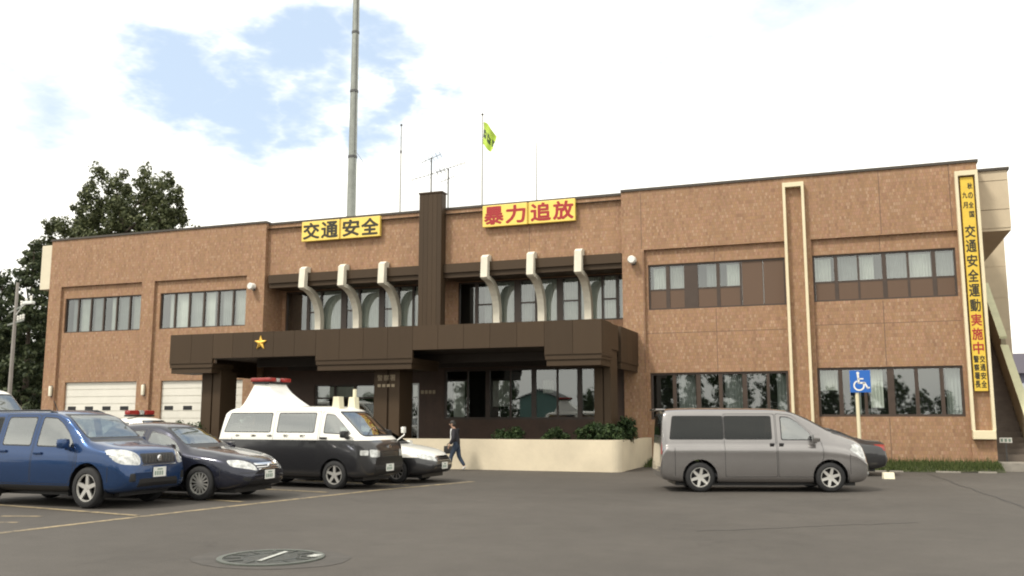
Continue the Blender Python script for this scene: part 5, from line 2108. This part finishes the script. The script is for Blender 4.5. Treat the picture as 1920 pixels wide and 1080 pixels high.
# ---- police van
HI = dict(
    zb=[(-2.42, .46), (-2.34, .34), (-2.0, .28), (1.5, .26), (2.0, .28), (2.20, .34), (2.26, .44)],
    w=[(-2.42, .74), (-2.36, .81), (-2.1, .842), (1.3, .845), (1.8, .82), (2.05, .76), (2.20, .68), (2.26, .62)],
    zs=[(-2.42, .62), (-2.38, 1.0), (-2.25, 1.26), (1.0, 1.25), (1.5, 1.20), (2.0, 1.05), (2.26, .7)],
    zc=[(-2.42, .70), (-2.38, 1.2), (-2.24, 1.78), (-1.9, 1.88), (.8, 1.885), (1.15, 1.80), (1.5, 1.55), (1.85, 1.26), (2.08, 1.10), (2.22, .98), (2.26, .84)],
    wr=[(-2.42, .64), (-2.2, .66), (-1.5, .68), (.8, .67), (1.2, .66), (1.9, .70), (2.15, .66), (2.26, .54)],
    zt=[(-2.42, .76), (-2.40, 1.25), (-2.30, 1.78), (-2.15, 1.92), (-1.8, 1.965), (.6, 1.975), (1.05, 1.93), (1.3, 1.80), (1.6, 1.55), (1.95, 1.26), (2.10, 1.17), (2.2, 1.08), (2.25, .96), (2.26, .90)],
    crease=.6, belt_in=.02, wheel=(.335, .205), arch=1.15, axles=(1.22, -1.36), track=1.46, split=1.15, lip=False,
    sill=None,
    front=[('F', [(-.66, 1.24), (.66, 1.24), (.60, 1.84), (-.60, 1.84)], .07, 'windscreen', CGLASS, .035, .8),
           ('B', [(-.62, 1.24), (.62, 1.24), (.58, 1.76), (-.58, 1.76)], .06, 'rear_window', CGLASS, .03, 1.8),
           ('F', [(-.38, .74), (.38, .74), (.38, .90), (-.38, .90)], .03, 'grille', BLACK, 0, 1.9),
           ('F', [(.44, .76), (.70, .76), (.70, .94), (.44, .92)], .03, 'headlight', LENS, 0, 1.7),
           ('F', [(-.44, .76), (-.70, .76), (-.70, .94), (-.44, .92)], .03, 'headlight', LENS, 0, 1.7)],
    sidelamps=[(q, [(1.93, .80), (2.12, .80), (2.12, .92), (1.93, .92)], LENS, 'side_lamp') for q in 'RL'],
    patch=[('F', [(-.6, .34), (.6, .34), (.6, .48), (-.6, .48)], 1)],
    doors=[dict(poly=[(.78, .62), (1.62, .62), (1.76, 1.0), (1.73, 1.28), (1.18, 1.78), (.78, 1.84)], win=[([(.88, 1.31), (1.66, 1.28), (1.60, 1.36), (1.26, 1.65), (1.12, 1.76), (.88, 1.79)], CGLASS)], handle=(.90, 1.20), hm=BLACK),
           dict(poly=[(-.62, .42), (.74, .42), (.74, 1.85), (-.62, 1.85)], win=[([(-.52, 1.32), (.62, 1.32), (.62, 1.81), (-.52, 1.81)], CGLASS)], handle=(.58, 1.12), hm=BLACK)],
    fixed=[([(-2.18, 1.32), (-.70, 1.32), (-.70, 1.81), (-2.06, 1.81)], CGLASS)],
    seams=[(1.86, 1.872, .45, 1.12), (-1.9, -1.888, .5, 1.2)], cabin=(-2.2, 1.6, .62, 1.2), seats=[(-1.55, 'bench'), (-.6, 'bench'), (.75, 'two')], dash=1.45, mirror=(1.58, 1.24), mirror_m=BLACK, spokes=5)
rz = R(-4)
hv, skin = make_car('police_van', 'black and white police van with a tall white roof housing and red lights', 'police van', HI, place(629, 917, 1.22, .73, rz), rz, PWHITE, PBLACK)
plate(hv, 2.275, .0, .50)
# roof housing with its red lamps
g = MB()
xs_ = [(-1.78, -.30, 1.0), (-1.62, -.46, .72)]
lo = [(-1.86, -.60), (-.12, -.60), (-.12, .60), (-1.86, .60)]
hi = [(-1.60, -.38), (-.98, -.38), (-.98, .38), (-1.60, .38)]
zl, zh = 1.93, 2.55
rows = []
for k in range(7):
    t_ = k / 6
    tt = t_ ** .8
    xf_ = -.42 + (-1.17 + .42) * (1 - (1 - t_) ** 1.5)
    xb_ = -1.86 + .26 * tt
    hy = .60 - .22 * tt
    z = zl + (zh - zl) * t_
    rows.append([(xb_, -hy, z), (xf_, -hy * (.86 if k == 0 else .9), z), (xf_, hy * .9, z), (xb_, hy, z)])
vs = [p for r_ in rows for p in r_]
fs = []
for k in range(6):
    for j in range(4):
        fs.append([k * 4 + j, k * 4 + (j + 1) % 4, (k + 1) * 4 + (j + 1) % 4, (k + 1) * 4 + j])
fs.append([24, 25, 26, 27])
g.add(vs, fs)
rh = g.build('roof_housing', PWHITE, hv, smooth=30, local=True)
g = MB()
g.bbox(-1.66, -1.12, -.42, .42, 2.552, 2.60, .015)
lb = g.build('light_bar', BLACK, hv, local=True)
for ya, yb, xa, xb, mt_ in ((-.44, -.16, -1.70, -1.08, REDLENS), (-.14, .10, -1.62, -1.16, LENS), (.12, .44, -1.70, -1.08, REDLENS)):
    g = MB()
    g.bbox(xa, xb, ya, yb, 2.602, 2.705, .03)
    g.build('beacon', mt_, lb, smooth=40, local=True)
for x_, y_, hh in ((.98, -.36, .25), (.96, .34, .25)):
    g = MB()
    g.prism([(x_ - .11, 1.90), (x_ + .11, 1.90), (x_ + .08, 1.95 + hh), (x_ - .08, 1.95 + hh)], 'y', y_ - .10, y_ + .10)
    if y_ > 0:
        g.tube([(x_ + .03, y_, 1.95 + hh), (x_ + .03, y_, 2.0 + hh + .15)], .05, 8)
    g.build('roof_loudspeaker', mat('cream_plastic', (.72, .68, .50), .45), hv, local=True)
# front corner mirror and hood trim
g = MB()
g.tube([(2.08, .62, 1.12), (2.18, .80, 1.26), (2.16, .82, 1.36)], .014, 6)
g.bbox(2.10, 2.18, .76, .90, 1.30, 1.46, .03)
g.build('corner_mirror', PWHITE, hv, smooth=40, local=True)
g = MB()
for z in (.78, .82, .86):
    g.box(2.235, 2.262, -.38, .38, z - .008, z + .008)
g.box(2.24, 2.268, -.05, .05, .96, 1.03)
g.build('grille_bar', CHROME, hv, local=True)
# lettering on the flank
g = MB()
for i, ch in enumerate('北海道警察'):
    x_ = -1.80 + i * .50
    vs, fs = text_geo(ch, .02)
    yy = skin('R', x_, 1.22).y - .004
    g.add([(x_ + a * .17, yy + .012 * (b - .5) * -1, 1.19 + b * .085) for a, b in vs], fs)
g.build('flank_lettering', INK, hv, local=True, recalc=False)
g = MB()
for s_ in (-1, 1):
    g.tube([(1.98, s_ * .55, 1.27), (1.80, s_ * .1, 1.42)], .011, 5)
g.build('wiper', BLACK, hv, local=True)

# ---- white van at the far left edge
wv = copy_tree(hv)
for ch in list(wv.children):
    if ch.name.split('.')[0] in ('roof_housing', 'light_bar', 'roof_loudspeaker', 'flank_lettering', 'corner_mirror'):
        for gch in list(ch.children):
            bpy.data.objects.remove(gch)
        bpy.data.objects.remove(ch)
        continue
    for q in [ch] + list(ch.children):
        me = q.data.copy()
        q.data = me
        for i, mt_ in enumerate(me.materials):
            if mt_ in (PBLACK,):
                me.materials[i] = PWHITE
wv.name = 'white_van'
tag(wv, 'plain white van seen behind the blue suv at the left edge', 'van')
wv.location = (-26.6, 21.6, 0)
wv.rotation_euler = (0, 0, R(-4))
wv.scale = (1.12, 1.1, 1.32)

# ------------------------------------------------------------------ parking sign and wheel stop
HC = thing('disabled_parking_sign', 'blue square wheelchair parking sign on a pale post behind the minivan', 'sign', (.16, 31.3, 0))
g = MB()
g.tube([(0, 0, 0), (0, 0, 2.50)], .055, 10)
g.build('post', mat('cream_post', (.72, .66, .46), .5), HC, smooth=True, local=True)
g = MB()
q0, q1, zz0, zz1 = -.20, .42, 2.46, 3.16
g.bbox(q0, q1, -.075, -.055, zz0, zz1, .008)
pl = g.build('panel', mat('sign_blue', (.015, .12, .46), .4), HC, local=True)
g = MB()


def ringarc(cx, cz, r0, r1, a0, a1, y):
    nn = 20
    for k in range(nn):
        b0, b1 = a0 + (a1 - a0) * k / nn, a0 + (a1 - a0) * (k + 1) / nn
        g.quad((cx + r0 * math.cos(b0), y, cz + r0 * math.sin(b0)), (cx + r1 * math.cos(b0), y, cz + r1 * math.sin(b0)), (cx + r1 * math.cos(b1), y, cz + r1 * math.sin(b1)), (cx + r0 * math.cos(b1), y, cz + r0 * math.sin(b1)))


yy = -.080
ringarc(.07, 2.68, .125, .17, R(110), R(395), yy)
g.lathe([(0, 0), (.045, 0)], (.05, yy, 3.07), 'y', 14)


def bar(x0, z0, x1, z1, wd):
    d = Vector((x1 - x0, z1 - z0)).normalized()
    n_ = Vector((-d.y, d.x)) * wd / 2
    g.quad((x0 - n_.x, yy, z0 - n_.y), (x1 - n_.x, yy, z1 - n_.y), (x1 + n_.x, yy, z1 + n_.y), (x0 + n_.x, yy, z0 + n_.y))


bar(.05, 3.03, .07, 2.74, .06)
bar(.05, 2.89, .21, 2.89, .04)
bar(.06, 2.76, .25, 2.76, .055)
bar(.24, 2.77, .33, 2.58, .05)
bar(.31, 2.585, .385, 2.62, .045)
g.build('wheelchair_symbol', WHITE, pl, local=True, recalc=False)
g = MB()
g.prism([(-.13, 0), (.13, 0), (.08, .17), (-.08, .17)], 'x', -.14, .14)
o = g.build('marker_block', mat('block_paint', (.78, .74, .56), .6, noise=(6, .08)), local=True)
o.location = (.84, 27.9, 0)
o.rotation_euler = (0, 0, R(12))
tag(o, 'small pale painted concrete block on the asphalt right of the minivan', 'block')


# ------------------------------------------------------------------ pedestrian
def skinmesh(name, pts, edges, radii, mats, parent, root_i=0, sub=2):
    me = bpy.data.meshes.new(name)
    me.from_pydata(pts, edges, [])
    o = bpy.data.objects.new(name, me)
    C.objects.link(o)
    md = o.modifiers.new('skin', 'SKIN')
    me.skin_vertices[0].data  # layer made by the modifier
    for i, r_ in enumerate(radii):
        rr = r_ if isinstance(r_, tuple) else (r_, r_)
        me.skin_vertices[0].data[i].radius = rr
        me.skin_vertices[0].data[i].use_root = (i == root_i)
    ms = o.modifiers.new('sub', 'SUBSURF')
    ms.levels = ms.render_levels = sub
    dg = bpy.context.evaluated_depsgraph_get()
    dg.update()
    nm = bpy.data.meshes.new_from_object(o.evaluated_get(dg))
    nm.name = name
    bpy.data.objects.remove(o)
    for mt_ in (mats if isinstance(mats, (list, tuple)) else [mats]):
        nm.materials.append(mt_)
    nm.polygons.foreach_set('use_smooth', [True] * len(nm.polygons))
    q = bpy.data.objects.new(name, nm)
    C.objects.link(q)
    q.parent = parent
    return q


SKINM = mat('skin', (.45, .27, .19), .55)
HAIR = mat('dark_hair', (.02, .016, .013), .6)
JACK = mat('dark_jacket', (.022, .020, .026), .8, noise=(9, .2))
JEAN = mat('blue_jeans', (.03, .045, .075), .85, noise=(9, .25))
SHIRT = mat('white_shirt', (.72, .72, .70), .8)
SHOE = mat('white_shoes', (.60, .58, .54), .6)
BAGM = mat('bag_leather', (.015, .014, .014), .5)
# local frame: +X is the walking direction, +Y its left
pe = thing('person', 'person in a dark jacket and jeans walking left past the planter carrying a bag', 'person', (-12.0, 27.45, 0), R(184))
pe.scale = (.93, .93, .93)
J = dict(pelvis=(0, 0, .88), waist=(.02, 0, 1.04), chest=(.06, 0, 1.26), neck=(.10, 0, 1.43), head0=(.14, 0, 1.50), head1=(.16, 0, 1.60), crown=(.16, 0, 1.67),
         shL=(.07, .19, 1.36), elL=(.02, .25, 1.10), wrL=(.16, .24, .90), haL=(.19, .235, .82),
         shR=(.07, -.19, 1.36), elR=(.10, -.25, 1.10), wrR=(.28, -.20, .95), haR=(.32, -.19, .88),
         hipL=(0, .09, .85), knL=(.17, .09, .48), anL=(.22, .09, .09), toL=(.36, .10, .05),
         hipR=(0, -.09, .85), knR=(-.06, -.09, .47), anR=(-.27, -.09, .15), toR=(-.18, -.10, .04))
names = list(J)
E_ = [('pelvis', 'waist'), ('waist', 'chest'), ('chest', 'neck'), ('neck', 'head0'), ('head0', 'head1'), ('head1', 'crown'), ('chest', 'shL'), ('shL', 'elL'), ('elL', 'wrL'), ('wrL', 'haL'),
      ('chest', 'shR'), ('shR', 'elR'), ('elR', 'wrR'), ('wrR', 'haR'), ('pelvis', 'hipL'), ('hipL', 'knL'), ('knL', 'anL'), ('anL', 'toL'), ('pelvis', 'hipR'), ('hipR', 'knR'), ('knR', 'anR'), ('anR', 'toR')]
rad = dict(pelvis=.12, waist=.105, chest=.12, neck=.052, head0=.07, head1=.088, crown=.06, shL=.06, elL=.042, wrL=.03, haL=.032, shR=.06, elR=.042, wrR=.03, haR=.032,
           hipL=.085, knL=.058, anL=.04, toL=.03, hipR=.085, knR=.058, anR=.04, toR=.03)


def subfig(name, keep, grow, mats, root, over=None):
    ks = [k for k in names if k in keep]
    idx = {k: i for i, k in enumerate(ks)}
    P = [(over or {}).get(k, J[k]) for k in ks]
    ed = [(idx[a], idx[b]) for a, b in E_ if a in idx and b in idx]
    return skinmesh(name, P, ed, [rad[k] + grow for k in ks], mats, pe, idx[root])


subfig('body', names, 0, SKINM, 'pelvis')
subfig('jacket', ['pelvis', 'waist', 'chest', 'neck', 'shL', 'elL', 'wrL', 'shR', 'elR', 'wrR'], .034, JACK, 'chest', dict(pelvis=(-.01, 0, .82), neck=(.075, 0, 1.415)))
subfig('trousers', ['pelvis', 'waist', 'hipL', 'knL', 'anL', 'hipR', 'knR', 'anR'], .018, JEAN, 'pelvis')
for s_ in 'LR':
    a, t_ = Vector(J['an' + s_]), Vector(J['to' + s_])
    heel = a + (a - t_) * .3 + Vector((0, 0, -.03))
    skinmesh('shoe', [tuple(heel), tuple((a + t_) / 2 + Vector((0, 0, -.02))), tuple(t_)], [(0, 1), (1, 2)], [.045, .048, .038], SHOE, pe)
g = MB()
g.ball((.145, 0, 1.625), (.108, .092, .10), 14)
g.ball((.105, 0, 1.57), (.075, .088, .09), 12)
g.build('hair', HAIR, pe, smooth=True, local=True)
g = MB()
g.prism([(-.12, 1.0), (.12, 1.0), (.11, 1.36), (.05, 1.43), (-.05, 1.43), (-.11, 1.36)], 'x', .165, .195)
g.build('shirt_front', SHIRT, pe, smooth=40, local=True)
# face details
g = MB()
g.ball((.262, 0, 1.572), (.022, .016, .026), 8)
g.ball((.15, .092, 1.575), (.022, .012, .03), 8)
g.ball((.15, -.092, 1.575), (.022, .012, .03), 8)
g.build('nose_and_ears', SKINM, pe, smooth=True, local=True)
g = MB()
for s_ in (-1, 1):
    g.ball((.240, s_ * .034, 1.60), (.012, .014, .009), 8)
g.build('eyes', INK, pe, local=True)


def fingers(hand, sg):
    g_ = MB()
    c = Vector(J[hand])
    for k in range(4):
        y = c.y + sg * .01 + (k - 1.5) * .017
        ln = (.055, .068, .064, .05)[k]
        g_.tube([(c.x + .005, y, c.z - .02), (c.x + .03, y, c.z - .02 - ln * .6), (c.x + .012, y, c.z - .02 - ln)], [.0085, .008, .007], 6)
    g_.tube([(c.x + .02, c.y - sg * .02, c.z + .02), (c.x + .05, c.y - sg * .03, c.z - .01), (c.x + .045, c.y - sg * .02, c.z - .04)], [.010, .009, .008], 6)
    g_.build('fingers', SKINM, pe, smooth=True, local=True)


fingers('haL', 1)
fingers('haR', -1)
bg_ = thing('handbag', 'black handbag carried by the person walking past the planter', 'bag', (-12.32, 27.62, .5))
g = MB()
g.bbox(-.19, .19, -.06, .06, .02, .27, .03)
g.build('bag_body', BAGM, bg_, smooth=40, local=True)
g = MB()
g.tube([(-.1, 0, .26), (-.07, 0, .34), (0, 0, .37), (.07, 0, .34), (.1, 0, .26)], .011, 6)
g.build('strap', BAGM, bg_, smooth=True, local=True)

# ------------------------------------------------------------------ what stands across the road behind the camera (mirrored in the glass)
random.seed(33)
g = MB()
cl = []
x = -75
while x < 45:
    h = random.uniform(3.2, 6.8)
    if -40 < x < -33:
        h = 2.2
    elif -27 < x < -5:
        h = random.uniform(7.5, 10.5)
    elif -5 <= x < 14:
        h = random.uniform(3.6, 5.6)
    r_ = random.uniform(1.2, 2.3)
    for k in range(int(h * 5)):
        cl.append((x + random.uniform(-r_, r_) * (1.15 - k / (h * 5)), -46 + random.uniform(-2, 2), .4 + h * k / (h * 5) + random.uniform(-.2, .2), .75))
    x += random.uniform(1.6, 3.4)
leaves(g, cl, 26, .55, 1.0)
tag(g.build('far_wood', LEAFD, recalc=False), 'row of trees across the road mirrored in the ground floor windows', 'trees', kind='stuff')
ho = thing('gabled_house', 'green gabled house across the road mirrored in the office window under the canopy', 'house', (-37.0, -44, 0))
g = MB()
g.box(-2.6, 2.6, -4, 1.0, 0, 3.9)
g.prism([(-2.6, 3.9), (2.6, 3.9), (0, 5.05)], 'y', -4, 1.0)
g.build('wall', mat('green_siding', (.12, .22, .20), .7, noise=(.8, .1)), ho, local=True)
g = MB()
for s_ in (-1, 1):
    g.add([(0, -4.2, 5.12), (s_ * 2.9, -4.2, 3.84), (s_ * 2.9, 1.3, 3.84), (0, 1.3, 5.12), (0, -4.2, 5.27), (s_ * 2.9, -4.2, 3.98), (s_ * 2.9, 1.3, 3.98), (0, 1.3, 5.27)],
          [[0, 1, 2, 3], [7, 6, 5, 4], [0, 4, 5, 1], [1, 5, 6, 2], [2, 6, 7, 3], [3, 7, 4, 0]])
g.build('roof', mat('house_roof', (.04, .045, .05), .6), ho, local=True)
